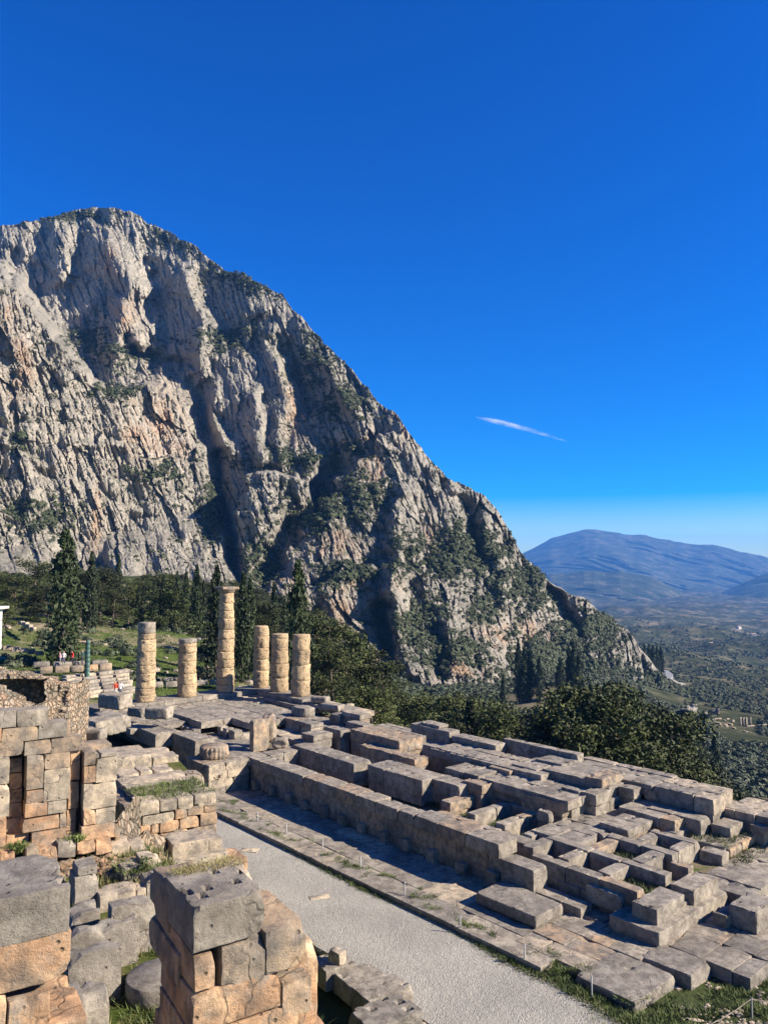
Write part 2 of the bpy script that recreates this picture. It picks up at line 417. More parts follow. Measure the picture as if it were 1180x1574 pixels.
def far_hills():
    hm = mat_hill()
    specs = [
     ('far_hills', [(560, 930), (700, 900), (760, 880), (800, 852), (830, 835), (870, 820), (905, 814.5), (935, 815), (960, 822), (990, 822), (1010, 828), (1060, 836), (1100, 838), (1140, 848), (1180, 857), (1300, 885), (1500, 905), (1900, 890)], 10500, 6200, 905, 970, 320, 2.2),
     ('wooded_hills', [(560, 960), (700, 935), (840, 884), (900, 879), (950, 878), (1000, 887), (1040, 907), (1080, 938), (1110, 962), (1200, 985), (1400, 1000)], 6000, 4300, 930, 990, 190, 2.4),
     ('hills', [(900, 1000), (1020, 962), (1060, 935), (1100, 915), (1140, 895), (1180, 880), (1250, 860), (1400, 840), (1900, 850)], 6900, 4700, 950, 985, 220, 1.6)]
    for name, rid, Dr, Df_, fy0, fy1, amp, bmp in specs:
        nc, nr = 420, 150
        pxs = np.linspace(rid[0][0], rid[-1][0], nc); t = np.linspace(0, 1, nr)[:, None]
        ridge = line(pxs, rid)
        k = np.ones(5) / 5
        ridge = np.convolve(np.pad(ridge, 2, mode='edge'), k, 'valid') + fbm(pxs / 40, pxs * 0, 7, 5) * bmp
        foot = np.maximum(np.interp(pxs, [600, 1200], [fy0, fy1]), ridge + 12)
        PX = np.broadcast_to(pxs, (nr, nc)); PY = foot + (ridge - foot) * t
        D = Df_ + (Dr - Df_) * t
        X = PX * D / F
        n = ridged(X / 1900 + .35 * noise2(X / 1500, D / 1900, 58), D / 2300 + .3 * noise2(X / 1300, D / 1300, 59), 51, 5, 0.5) * .62
        D = D - (n * amp * 1.6) * np.sin(np.clip(t * 1.02, 0, 1) * math.pi) ** 0.5
        x, y, z = at(PX, PY, D=D)
        V = np.stack([x, y, z], -1)
        rows = [V]
        for dd, dz in ((60, -6), (500, -150), (1500, -600)):
            b = V[-1].copy(); s = 1 + dd / b[:, 1]; b[:, 0] *= s; b[:, 1] *= s; b[:, 2] += dz; rows.append(b[None])
        f = V[0].copy(); f[:, 2] -= 120; rows.insert(0, f[None])
        VV = np.concatenate(rows, 0)
        tag(link(name, mesh_np(name, VV.reshape(-1, 3), grid_faces(VV.shape[0], nc), hm)), kind='structure')
far_hills()

def haze():
    m = bpy.data.materials.new('air_haze'); m.use_nodes = True
    nt = m.node_tree; nt.nodes.remove(nt.nodes['Principled BSDF'])
    pv = nt.nodes.new('ShaderNodeVolumePrincipled')
    pv.inputs['Color'].default_value = (0.11, 0.35, 0.86, 1)
    pv.inputs['Density'].default_value = HAZE
    pv.inputs['Anisotropy'].default_value = 0.0
    nt.links.new(pv.outputs[0], nt.nodes['Material Output'].inputs['Volume'])
    me = bpy.data.meshes.new('haze'); bm = bmesh.new(); bmesh.ops.create_cube(bm, size=1)
    bm.to_mesh(me); bm.free(); me.materials.append(m)
    o = link('haze', me); o.scale = (42000, 14500, 1200); o.location = (0, 6700, 600 - 640)
    tag(o, kind='stuff')
HAZE = 0.00007
haze()
# ------------------------------------------------------------------ stone materials
def mat_stone(name, warm):
    """warm: 0 grey weathered limestone, 1 mixed, 2 orange breccia, 3 pale cream"""
    t = NT(name, 0.92, 0.15)
    q = t.pos()
    oi = t.n('ShaderNodeObjectInfo')
    n1 = t.noise(q, 0.9, 5, 0.65); n2 = t.noise(q, 7, 5, 0.7); n3 = t.noise(q, 45, 3, 0.7); n4 = t.noise(q, 2.6, 4, 0.6)
    if warm == 0:
        c = t.ramp(n1, [(0.32, (0.178, 0.158, 0.132)), (0.5, (0.272, 0.243, 0.20)), (0.68, (0.36, 0.322, 0.262))])
        lich = (0.136, 0.120, 0.100)
    elif warm == 1:
        c = t.ramp(n1, [(0.35, (0.224, 0.184, 0.140)), (0.5, (0.336, 0.256, 0.176)), (0.66, (0.400, 0.280, 0.176))])
        lich = (0.112, 0.104, 0.096)
    elif warm == 2:
        c = t.ramp(n1, [(0.33, (0.29, 0.18, 0.11)), (0.5, (0.47, 0.29, 0.165)), (0.66, (0.56, 0.395, 0.245))])
        lich = (0.176, 0.128, 0.092)
    else:
        c = t.ramp(n1, [(0.33, (0.288, 0.248, 0.192)), (0.5, (0.432, 0.360, 0.264)), (0.66, (0.512, 0.416, 0.296))])
        lich = (0.160, 0.144, 0.120)
    if warm: c = t.mix(t.ramp(t.noise(q, 1.7, 6, .7), [(.5, (0, 0, 0)), (.62, (.8, .8, .8))]), c, (.27, .24, .195))
    c = t.mix(t.ramp(n4, [(0.45, (0, 0, 0)), (0.62, (0.72, 0.72, 0.72))]), c, lich)
    c = t.mix(0.55, c, t.ramp(n2, [(0.3, (0.35, 0.34, 0.33)), (0.7, (0.78, 0.77, 0.75))]), 'OVERLAY')
    c = t.mix(t.ramp(n3, [(0.56, (0, 0, 0)), (0.7, (0.5, 0.5, 0.5))]), c, (0.09, 0.085, 0.08))
    tone = t.ramp(oi.outputs['Random'], [(0, (0.76, 0.76, 0.77)), (0.5, (0.90, 0.89, 0.88)), (1, (1.06, 1.03, 0.98))])
    c = t.mix(1.0, c, tone, 'MULTIPLY')
    wv = t.n('ShaderNodeVectorMath', operation='ADD'); nz = t.n('ShaderNodeTexNoise'); nz.inputs['Scale'].default_value = 2.0; t.l(q, nz.inputs['Vector'])
    t.l(q, wv.inputs[0]); t.l(nz.outputs['Color'], wv.inputs[1])
    ck = t.ramp(t.voro(wv.outputs[0], .75, 'DISTANCE_TO_EDGE').outputs['Distance'], [(0, (1, 1, 1)), (.022, (0, 0, 0))])
    ck = t.math('MULTIPLY', ck, t.ramp(t.noise(q, .7, 2), [(.46, (0, 0, 0)), (.56, (1, 1, 1))]))
    c = t.mix(t.math('MULTIPLY', ck, .45), c, (.07, .06, .05))
    b = t.bump(t.noise(q, 2.6, 8, .75), 0.10, 0.7); b = t.bump(t.math('MULTIPLY', ck, -1.0), .02, .7, b)
    b = t.bump(t.noise(q, 30, 4, .8), 0.015, 0.8, b)
    v = t.voro(q, 4.2); hole = t.ramp(v.outputs['Distance'], [(.06, (0, 0, 0)), (.13, (1, 1, 1))])
    b = t.bump(hole, 0.05, 0.8, b); c = t.mix(t.math('MULTIPLY', t.math('SUBTRACT', 1.0, hole), .5), c, (.07, .06, .05))
    return t.done(c, b)
GREY, MIXED, ORANGE, CREAM = [mat_stone(n, k) for k, n in enumerate(('grey_limestone', 'weathered_limestone', 'orange_breccia', 'pale_limestone'))]
TONES = {0: ORANGE, 1: GREY, 2: CREAM, 3: MIXED}

from mathutils import noise as mno
def stone_mesh(dx, dy, dz, res=0.3, rough=0.025, chip=0.12, pits=0.0, seed=0, bev=0.03, slope=(0, 0)):
    """A quarried block, base at z 0, lower corner at x 0, y 0: worn edges, uneven faces, broken corners."""
    bev = bev * .42
    r = random.Random(seed)
    def cuts(L):
        e = min(bev, L * 0.2); n = max(1, int(round((L - 2 * e) / res)))
        n = min(n, 14)
        return [0.0] + [e + (L - 2 * e) * k / n for k in range(n + 1)] + [L]
    cx, cy, cz = cuts(dx), cuts(dy), cuts(dz)
    nx, ny, nz = len(cx), len(cy), len(cz)
    idx = {}; V = []; Fc = []
    off = Vector((r.uniform(0, 99), r.uniform(0, 99), r.uniform(0, 99)))
    chips = []
    for _ in range(int(chip * (14 if res < .2 else 9))):
        e = r.randint(0, 2)
        c = [r.choice((0, dx)), r.choice((0, dy)), dz if r.random() < .8 else 0]
        if e < 2 and r.random() < .7: c[e] = r.uniform(0, (dx, dy)[e])
        chips.append((Vector(c), r.uniform(.08, .24) * min(1, dz * 1.6), r.uniform(.2, .45)))
    mid = Vector((dx / 2, dy / 2, dz / 2))
    def vert(i, j, k):
        key = (i, j, k)
        if key in idx: return idx[key]
        p = Vector((cx[i], cy[j], cz[k]))
        ex = (i in (0, nx - 1)) + (j in (0, ny - 1)) + (k in (0, nz - 1))
        e = bev * (0.55 if ex == 2 else 0.75 if ex == 3 else 0)
        if e and rough: e *= .35 + 3.6 * max(0, mno.noise((p + off) * 1.9) - .02) + 2.2 * max(0, mno.noise((p + off) * 6.5))
        if e:
            if i == 0: p.x += e
            elif i == nx - 1: p.x -= e
            if j == 0: p.y += e
            elif j == ny - 1: p.y -= e
            if k == 0: p.z += e
            elif k == nz - 1: p.z -= e
        w = mno.noise_vector((p + off) * 0.9) * rough * 0.5 + mno.noise_vector((p + off) * 4.0) * rough * 0.35
        p = p + w
        for c, rad, dep in chips:
            d = (p - c).length
            if d < rad: p = p + (mid - c).normalized() * (rad - d) * dep * 1.6
        if pits and ex == 1 and k == nz - 1 and r.random() < pits * 1.5: p.z -= r.uniform(.06, .16)
        if k == nz - 1 or slope != (0, 0): p.z += (slope[0] * p.x + slope[1] * p.y) * (1 if slope != (0, 0) else 0)
        idx[key] = len(V); V.append(tuple(p)); return idx[key]
    for i in range(nx - 1):
        for j in range(ny - 1):
            Fc.append((vert(i, j, nz - 1), vert(i + 1, j, nz - 1), vert(i + 1, j + 1, nz - 1), vert(i, j + 1, nz - 1)))
            Fc.append((vert(i, j, 0), vert(i, j + 1, 0), vert(i + 1, j + 1, 0), vert(i + 1, j, 0)))
    for i in range(nx - 1):
        for k in range(nz - 1):
            Fc.append((vert(i, 0, k), vert(i + 1, 0, k), vert(i + 1, 0, k + 1), vert(i, 0, k + 1)))
            Fc.append((vert(i, ny - 1, k), vert(i, ny - 1, k + 1), vert(i + 1, ny - 1, k + 1), vert(i + 1, ny - 1, k)))
    for j in range(ny - 1):
        for k in range(nz - 1):
            Fc.append((vert(0, j, k), vert(0, j, k + 1), vert(0, j + 1, k + 1), vert(0, j + 1, k)))
            Fc.append((vert(nx - 1, j, k), vert(nx - 1, j + 1, k), vert(nx - 1, j + 1, k + 1), vert(nx - 1, j, k + 1)))
    return V, Fc

OX, OY = -11.7, 74.8                     # the temple's far south corner
TA = R(-48.5)
def TW(a, b):
    return (OX + a * math.cos(TA) - b * math.sin(TA), OY + a * math.sin(TA) + b * math.cos(TA))
RA = R(32)
def RW(p, q):
    return (p * math.cos(RA) - q * math.sin(RA), p * math.sin(RA) + q * math.cos(RA))

_sn = [0]
def stone(name, frame, x0, x1, y0, y1, z0, z1, mat, parent=None, turn=0.0, **kw):
    """One block in the temple frame ('T') or the frame of the ruins above the path ('R'); parent's origin must be unrotated."""
    _sn[0] += 1
    V, Fc = stone_mesh(x1 - x0, y1 - y0, z1 - z0, seed=_sn[0], **kw)
    me = mesh_np(name, V, np.array(Fc), mat, True)
    me.set_sharp_from_angle(angle=R(24))
    o = link(name, me, parent)
    ang, fn = (TA, TW) if frame == 'T' else (RA, RW)
    X, Y = fn(x0, y0)
    base = Vector((X, Y, z0))
    if parent is not None: base = base - parent.location
    o.location = base; o.rotation_euler = (0, 0, ang + turn)
    return o

def row_of(name, frame, parent, x0, x1, y0, y1, z0, z1, mats, L=1.4, jit=0.25, gap=0.02, **kw):
    """Split a rectangle into single blocks along its longer side."""
    along_x = (x1 - x0) >= (y1 - y0)
    a, b = (x0, x1) if along_x else (y0, y1)
    n = max(1, int(round((b - a) / L)))
    cuts = [a + (b - a) * k / n for k in range(n + 1)]
    for k in range(1, n): cuts[k] += rnd.uniform(-jit, jit) * (b - a) / n
    for c0, c1 in zip(cuts[:-1], cuts[1:]):
        dz = rnd.uniform(-.008, .008); dd = rnd.uniform(0, .03)
        m = rnd.choice(mats)
        if along_x: stone(name, frame, c0 + gap, c1 - gap, y0 + dd, y1 - rnd.uniform(0, .05), z0, z1 + dz, m, parent, **kw)
        else: stone(name, frame, x0 + rnd.uniform(0, .05), x1 - dd, c0 + gap, c1 - gap, z0, z1 + dz, m, parent, **kw)

def pave(name, frame, parent, x0, x1, y0, y1, z, h, sx, sy, mats, skip=0.0, dz=0.03, inside=None, **kw):
    """Irregular paving slabs in rows along x."""
    y = y0
    while y < y1 - 0.2:
        w = min(sy * rnd.uniform(.7, 1.35), y1 - y)
        if y1 - y - w < 0.35: w = y1 - y
        x = x0 + rnd.uniform(-.5, 0)
        while x < x1 - 0.1:
            l = sx * rnd.uniform(.6, 1.5)
            xa, xb = max(x, x0), min(x + l, x1)
            if xb - xa > .25 and rnd.random() > skip and (inside is None or inside((xa + xb) / 2, y + w / 2)):
                stone(name, frame, xa + .012, xb - .012, y + .012, y + w - .012, z - h, z + rnd.uniform(-dz, dz * .6), rnd.choice(mats), parent,
                      turn=rnd.uniform(-.012, .012), **kw)
            x += l
        y += w
# ------------------------------------------------------------------ temple: surveyed blocks (set, a0, a1, b0, b1, top, height, kind)
TEMPLE = [
 ('W', 18.28, 40.1, -13.06, -10.82, -1.1, 0.65, ''),
 ('W', 19.39, 41.21, -13.73, -11.45, -1.75, 1.2, ''),
 ('I', 18.48, 25.52, -9.45, -7.68, -0.9, 1.2, ''),
 ('I', 26.05, 30.93, -8.98, -6.73, -0.9, 1.0, ''),
 ('I', 30.77, 33.11, -8.03, -6.54, -0.95, 0.7, ''),
 ('I', 32.8, 33.69, -9.28, -7.25, -1.5, 0.6, ''),
 ('I', 19.74, 25.0, -5.33, -2.26, -0.2, 0.8, ''),
 ('I', 23.85, 25.06, -4.34, -2.9, -0.6, 0.4, ''),
 ('I', 22.13, 27.62, -6.31, -4.82, -0.75, 0.6, 'rough'),
 ('F', 22.21, 26.2, -1.59, -0.32, 0.1, 0.4, ''),
 ('F', 22.98, 24.96, -1.36, -0.13, 0.3, 0.2, ''),
 ('F', 25.86, 26.2, -1.38, -0.33, -0.3, 0.5, ''),
 ('F', 26.38, 30.34, -1.62, -0.23, -0.1, 0.5, ''),
 ('F', 29.89, 35.84, -0.36, 0.42, 0.1, 0.5, ''),
 ('P', 25.95, 32.54, -4.0, -3.21, -0.4, 0.9, ''),
 ('P', 30.24, 31.98, -6.3, -4.42, -0.7, 0.4, ''),
 ('P', 31.81, 33.21, -6.34, -4.22, -0.65, 0.5, ''),
 ('P', 32.27, 34.12, -4.57, -2.22, -0.5, 0.4, ''),
 ('P', 32.56, 34.26, -7.24, -4.71, -0.8, 0.5, ''),
 ('P', 33.85, 36.93, -6.28, -3.51, -0.85, 0.85, ''),
 ('P', 36.26, 39.06, -6.5, -5.29, -0.85, 0.8, 'rough'),
 ('P', 35.04, 38.2, -3.9, -1.76, -0.5, 0.3, 'tilt'),
 ('P', 33.22, 35.3, -3.61, -1.06, -0.35, 0.4, ''),
 ('P', 33.89, 35.87, -2.14, -0.24, -0.2, 0.35, ''),
 ('P', 35.4, 39.02, -3.51, -0.01, -0.3, 0.5, ''),
 ('P', 38.2, 39.5, -3.3, -1.0, -0.12, 0.42, 'rough'),
 ('A', 37.7, 38.9, -4.7, -4.14, -0.6, 0.6, ''),
 ('A', 38.85, 39.92, -4.56, -3.12, -0.6, 0.6, ''),
 ('A', 38.9, 39.62, -2.93, -1.25, -0.6, 0.6, ''),
 ('A', 39.7, 40.68, -2.15, -1.38, -0.6, 0.55, ''),
 ('A', 40.72, 41.49, -1.25, -0.17, -0.75, 0.5, ''),
 ('B', 38.05, 38.86, -7.34, -6.88, -1.2, 0.5, ''),
 ('B', 38.68, 39.22, -5.8, -3.25, -1.2, 0.55, ''),
 ('B', 39.18, 39.83, -3.18, -1.85, -1.15, 0.55, ''),
 ('B', 39.73, 40.16, -1.61, -0.3, -1.1, 0.5, ''),
 ('B', 40.49, 41.31, -0.71, 0.02, -1.15, 0.45, ''),
 ('Q', 40.4, 43.68, -3.59, -1.03, -1.3, 0.55, ''),
 ('Q', 40.82, 42.68, -5.93, -3.62, -1.45, 0.4, ''),
 ('Q', 43.11, 43.95, -3.64, -0.97, -1.8, 0.35, ''),
 ('G', 38.53, 41.05, -8.96, -1.91, -1.72, 0.3, ''),
 ('C', 46.45, 47.71, -12.33, -10.1, -1.8, 0.7, ''),
 ('C', 46.67, 47.78, -9.57, -7.34, -1.8, 0.7, ''),
 ('C', 44.03, 45.77, -11.84, -11.11, -2.05, 0.7, ''),
 ('C', 41.87, 43.65, -11.56, -10.85, -2.4, 0.55, ''),
 ('L', 40.9, 41.69, -12.48, -11.87, -2.4, 0.55, ''),
 ('L', 45.71, 48.12, -12.87, -7.1, -2.4, 0.6, ''),
 ('L', 40.67, 43.88, -15.22, -13.06, -2.5, 0.45, ''),
 ('L', 46.82, 49.47, -16.84, -14.18, -2.95, 0.75, ''),
 ('L', 47.86, 49.82, -14.1, -12.38, -2.88, 0.8, ''),
 ('L', 48.83, 50.06, -8.97, -6.98, -2.1, 0.83, ''),
 ('L', 48.42, 49.0, -9.4, -8.39, -2.45, 0.5, ''),
 ('R', 41.26, 44.65, -1.41, 1.74, -0.45, 0.8, ''),
 ('R', 35.16, 41.22, 0.99, 1.88, -0.4, 0.6, ''),
 ('R', 43.66, 46.15, -0.11, 1.95, -1.1, 0.45, ''),
 ('R', 44.75, 46.55, 1.12, 2.97, -1.1, 0.45, ''),
 ('R', 43.49, 44.72, -0.59, 0.63, -1.6, 0.5, ''),
 ('R', 44.16, 46.21, -3.22, -0.03, -2.0, 0.6, ''),
 ('R', 45.33, 46.49, -4.33, -3.49, -2.0, 0.7, ''),
 ('R', 45.99, 46.84, -0.29, 1.16, -1.5, 0.4, ''),
 ('K', 46.3, 48.81, -7.21, 0.17, -2.4, 0.5, ''),
 ('E', 14.84, 16.24, -3.4, -2.1, 0.0, 0.5, ''),
 ('E', 15.98, 18.29, -3.06, -1.75, 0.3, 0.35, ''),
 ('E', 17.84, 19.94, -4.11, -2.92, -0.1, 0.45, ''),
 ('E', 17.44, 19.41, -5.81, -4.68, -0.3, 0.5, ''),
 ('E', 17.49, 19.14, -7.89, -6.15, -0.4, 0.4, ''),
 ('E', 13.04, 16.55, -6.38, -4.95, -0.2, 0.3, ''),
 ('E', 4.28, 10.2, -12.02, -5.02, -0.25, 0.5, ''),
 ('E', 7.74, 13.22, -10.38, -8.56, -0.9, 0.7, ''),
 ('E', 18.58, 19.46, -10.64, -9.46, -1.1, 0.6, ''),
 ('N', 10.86, 14.56, -14.82, -13.1, -0.5, 1.0, ''),
 ('N', 6.05, 11.12, -16.15, -13.93, -0.4, 1.0, ''),
 ('N', 1.15, 5.14, -15.78, -15.05, -0.4, 1.0, ''),
 ('N', 15.96, 18.88, -16.18, -12.89, -1.1, 0.5, ''),
 ('N', 16.52, 17.38, -16.18, -14.08, -1.1, 0.5, ''),
 ('T', -1.46, 4.72, -6.15, 0.11, 0, 0.5, ''),
]
THING = {
 'W': ('foundation_wall', 'long shaded foundation wall of the temple facing the flagged strip and the gravel path', 'wall'),
 'I': ('inner_wall', 'broken inner foundation walls standing behind and parallel to the long shaded front wall', 'wall'),
 'F': ('edge_wall', 'low raised block wall along the temple edge in front of the dark trees', 'wall'),
 'P': ('slab_platform', 'wide platform of uneven broken grey slabs at the middle of the temple', 'platform'),
 'A': ('upper_step', 'upper row of sunlit blocks below the tilted slabs of the temple', 'stone step'),
 'B': ('lower_step', 'lower row of sunlit blocks, one step down, above the flat temple floor', 'stone step'),
 'Q': ('stepped_floor', 'stepped slab floor with an orange stone course beneath, near the right end of the temple', 'platform'),
 'C': ('foundation_grid', 'grid of low block walls framing square pits at the near end of the temple', 'foundation'),
 'R': ('corner_platform', 'grey slab platform at the far right corner of the temple', 'platform'),
 'E': ('temple_base', 'slab floor and scattered blocks between the standing columns and the upright stone', 'platform'),
 'N': ('flank_wall', 'dark block wall on the left flank of the temple ending at the fluted drum', 'wall'),
 'T': ('stylobate', 'smooth shaded top steps carrying the six standing columns', 'steps'),
}
SINGLE = {  # index in TEMPLE -> label of a loose block that is a thing of its own
}
ROOT = {}
def root_of(g):
    if g not in ROOT:
        n, lab, cat = THING[g]
        r = [q for q in TEMPLE if q[0] == g]
        X, Y = TW((min(q[1] for q in r) + max(q[2] for q in r)) / 2, (min(q[3] for q in r) + max(q[4] for q in r)) / 2)
        ROOT[g] = empty(n, (X, Y, -2.9), lab, cat)
    return ROOT[g]
def floor_of(a, b):
    if b < -12.4 and a > 9: return -3.0
    if a < 18.2: return -1.3
    if b > -0.1 and a > 40: return -2.6
    if a > 46: return -2.95
    return -2.4
LOOSE = iter([
 'small cut block jutting from the foot of the long shaded wall',
 'wide slab step, undercut and sunlit, at the near corner of the temple',
 'large rough flat block lying at the foot of the shaded wall beside the grass strip',
 'broad cracked corner slab nearest the gravel path, at the end of the pavement',
 'second cracked slab beside the corner slab, away from the path',
 'thick holed block lying on the pavement at the right edge of the temple',
 'small dark block wedged beside the thick holed block on the pavement'])
under = []
for n_, (g, a0, a1, b0, b1, z, h, kind) in enumerate(TEMPLE):
    if g in 'WKTG' or (g == 'E' and a0 < 5): continue
    sa, sb = a1 - a0, b1 - b0
    if min(sa, sb) > 0.5 and max(sa, sb) > 1.2:      # outlines were boxed: trim
        if sa > sb: b0 += .07 * sb; b1 -= .07 * sb
        else: a0 += .05 * sa; a1 -= .05 * sa
    par = root_of(g) if g != 'L' else None
    kw = dict(res=.2, rough=.045, chip=.6, pits=.045, bev=.045)
    m = [GREY, GREY, GREY, GREY, GREY, MIXED] if g not in ('R',) else [GREY, GREY, CREAM]
    if kind == 'rough': kw = dict(res=.2, rough=.09, chip=.5, pits=.1, bev=.07); m = [CREAM, MIXED]
    if g == 'L':
        o = stone('stone_slab', 'T', a0, a1, b0, b1, z - h, z, GREY, None, res=.15, rough=.05, chip=.9, pits=.012, bev=.07)
        tag(o, next(LOOSE), 'stone slab'); continue
    if kind == 'tilt':
        stone('stone_slab', 'T', a0, a1, b0, b1, z - h - .1, z - .3, GREY, par, slope=(-.10, .10), **kw)
    elif min(sa, sb) > 1.5:
        pave('stone_slab', 'T', par, a0, a1, b0, b1, z, h, 2.8, 1.7, m, dz=.02, **kw)
    else:
        row_of('stone_block', 'T', par, a0, a1, b0, b1, z - h, z, m, 2.2, **kw)
    if kind == 'tilt': continue
    fz = floor_of((a0 + a1) / 2, (b0 + b1) / 2)
    zb = z - h
    while zb - fz > .12:
        hh = min(.62, zb - fz)
        if zb - hh - fz < .15: hh = zb - fz
        i_ = .04
        mm = [MIXED, GREY, GREY] if g != 'Q' else [ORANGE, MIXED]
        row_of('stone_block', 'T', par, a0 + i_, a1 - i_ * 1.5, b0 + i_, b1 - i_, zb - hh, zb - .008, mm, 1.9, res=.4, rough=.025, chip=.2)
        zb -= hh

# front wall: capping course, tall course, footing with bosses
w = root_of('W')
row_of('cap_stone', 'T', w, 18.2, 31.6, -13.02, -11.75, -1.73, -1.1, [GREY, MIXED], 1.75, res=.25, rough=.025, chip=.25, pits=.03)
row_of('cap_stone', 'T', w, 31.6, 34.6, -13.0, -12.25, -1.73, -1.12, [GREY], 1.5, res=.2, rough=.04, chip=.6)
row_of('cap_stone', 'T', w, 34.6, 40.3, -13.04, -11.7, -1.73, -1.1, [GREY, GREY, MIXED], 1.75, res=.25, rough=.03, chip=.35, pits=.05)
row_of('cap_stone', 'T', w, 31.6, 34.6, -12.2, -11.6, -1.75, -1.3, [GREY], 1.1, res=.2, rough=.06, chip=.8)
row_of('wall_stone', 'T', w, 18.3, 41.3, -12.88, -12.0, -2.62, -1.755, [GREY, MIXED], 1.9, res=.3, rough=.015, chip=.15)
row_of('wall_stone', 'T', w, 40.35, 42.2, -13.0, -11.95, -2.9, -1.72, [GREY], 1.9, res=.25, rough=.025, chip=.4)
row_of('footing_stone', 'T', w, 18.3, 44.5, -12.86, -12.0, -3.02, -2.63, [GREY], 1.2, res=.4, rough=.015, chip=.1)
a = 19.4
while a < 40:
    stone('boss_stone', 'T', a, a + rnd.uniform(.4, .62), -13.2, -12.87, -3.0, -3.0 + rnd.uniform(.5, .7), GREY, w, res=.3, rough=.02, chip=.3); a += rnd.uniform(1.55, 2.0)
# lower course under the grid's front
row_of('wall_stone', 'T', root_of('C'), 41.0, 46.0, -11.6, -10.9, -2.98, -2.4, [GREY, MIXED], 1.3, res=.3, rough=.02, chip=.2)
row_of('wall_stone', 'T', root_of('C'), 46.5, 47.5, -12.3, -7.3, -2.42, -2.25, [GREY], 2, res=.4)
# extra cross walls that close the pits
for (a0, a1, b0, b1, z) in [(40.9, 46.3, -11.5, -10.85, -1.76), (40.0, 46.3, -9.2, -8.6, -1.7), (40.5, 45.3, -6.75, -6.15, -1.7), (42.9, 45.3, -4.6, -4.0, -1.68), (45.5, 46.4, -7.4, -6.85, -1.8),
    (39.85, 40.5, -10.83, -9.22, -1.72), (41.9, 42.5, -10.83, -9.22, -1.7), (43.95, 44.6, -10.83, -9.22, -1.74), (42.0, 42.6, -8.58, -6.77, -1.72), (44.3, 44.95, -8.58, -6.77, -1.7), (42.95, 43.5, -6.13, -4.62, -1.72), (44.7, 45.3, -6.13, -4.62, -1.68),
    (33.2, 38.6, -6.4, -5.8, -1.68), (35.0, 35.65, -9.45, -6.42, -1.62), (37.0, 37.65, -9.45, -6.42, -1.64), (33.3, 40.0, -10.4, -9.5, -1.85), (38.75, 39.35, -9.45, -7.5, -1.75)]:
    row_of('stone_block', 'T', root_of('C'), a0, a1, b0, b1, -2.6, z, [GREY, GREY, GREY, MIXED], 1.9, res=.22, rough=.035, chip=.35, bev=.04, pits=.02)

# floors
T_ = root_of('T')
row_of('step_stone', 'T', T_, -1.6, 1.0, -16.4, 0.9, -.42, 0, [GREY], 1.6, res=.4, rough=.012, chip=.1)
row_of('step_stone', 'T', T_, 1.02, 8.4, -1.3, 0.9, -.42, 0, [GREY], 1.7, res=.4, rough=.015, chip=.15)
row_of('step_stone', 'T', T_, -2.0, 1.5, -16.8, 1.3, -.86, -.43, [GREY], 1.5, res=.5, rough=.012, chip=.1)
row_of('step_stone', 'T', T_, 1.5, 10.4, -1.9, 1.4, -.9, -.43, [GREY], 1.5, res=.4, rough=.03, chip=.2)
row_of('step_stone', 'T', T_, 8.5, 15.5, -1.1, .9, -.6, -.2, [GREY, CREAM], 1.3, res=.3, rough=.05, chip=.4)
E_ = root_of('E')
pave('floor_slab', 'T', E_, 1.5, 8.2, -16.6, -12.1, -.42, .4, 2.8, 1.5, [GREY], dz=.03, res=.35, rough=.03, chip=.3, pits=.03)
pave('floor_slab', 'T', E_, 1.5, 4.2, -12.1, -2.0, -.5, .35, 1.8, 1.1, [GREY], dz=.04, res=.35, rough=.025, chip=.25, pits=.03)
pave('floor_slab', 'T', E_, 4.3, 10.4, -12.0, -4.6, -.2, .5, 3.3, 1.6, [GREY], dz=.02, res=.3, rough=.03, chip=.3, pits=.04)
pave('floor_slab', 'T', E_, 10.4, 13.0, -9.4, -4.8, -.22, .5, 2.2, 1.3, [GREY], dz=.04, res=.3, rough=.03, chip=.4, pits=.04)
pave('floor_slab', 'T', E_, 4.3, 18.0, -4.6, -2.0, -.72, .35, 1.9, 1.1, [GREY], skip=.06, dz=.1, res=.3, rough=.04, chip=.35, pits=.03)
pave('floor_slab', 'T', E_, 18.0, 30.0, -2.6, 0.2, -.72, .4, 1.9, 1.2, [GREY], dz=.06, res=.3, rough=.03, chip=.3, pits=.04)
pave('floor_slab', 'T', E_, 13.2, 18.4, -8.2, -4.6, -.95, .35, 1.7, 1.1, [GREY, CREAM], skip=.1, dz=.08, res=.3, rough=.04, chip=.4, pits=.04)
pave('floor_slab', 'T', E_, 8.2, 19.2, -13.2, -8.3, -1.25, .3, 1.8, 1.1, [GREY], skip=.05, dz=.04, res=.4, rough=.03, chip=.3)
row_of('stone_block', 'T', E_, 10.5, 13.3, -10.8, -10.1, -1.25, -.62, [GREY], .9, gap=.16, res=.3, rough=.03, chip=.3)
row_of('stone_block', 'T', E_, 8.0, 10.5, -12.6, -12.0, -1.25, -.7, [GREY], .9, gap=.14, res=.3, rough=.03, chip=.3)
for zz in (-1.6, -2.1, -2.6, -3.05):
    row_of('stone_block', 'T', E_, 14.9, 18.9, -14.2, -13.1, zz, zz + .49, [GREY, MIXED], 1.6, res=.3, rough=.03, chip=.3)
    row_of('stone_block', 'T', E_, 18.0, 19.05, -16.1, -13.1, zz, zz + .49, [GREY, CREAM], 1.3, res=.25, rough=.04, chip=.4)
row_of('stone_block', 'T', E_, 15.0, 19.1, -13.0, -11.7, -1.6, -1.1, [GREY], 1.6, res=.3, rough=.03, chip=.3)
row_of('stone_block', 'T', E_, 18.2, 19.4, -11.7, -8.6, -1.6, -1.08, [GREY], 1.5, res=.3, rough=.03, chip=.3)
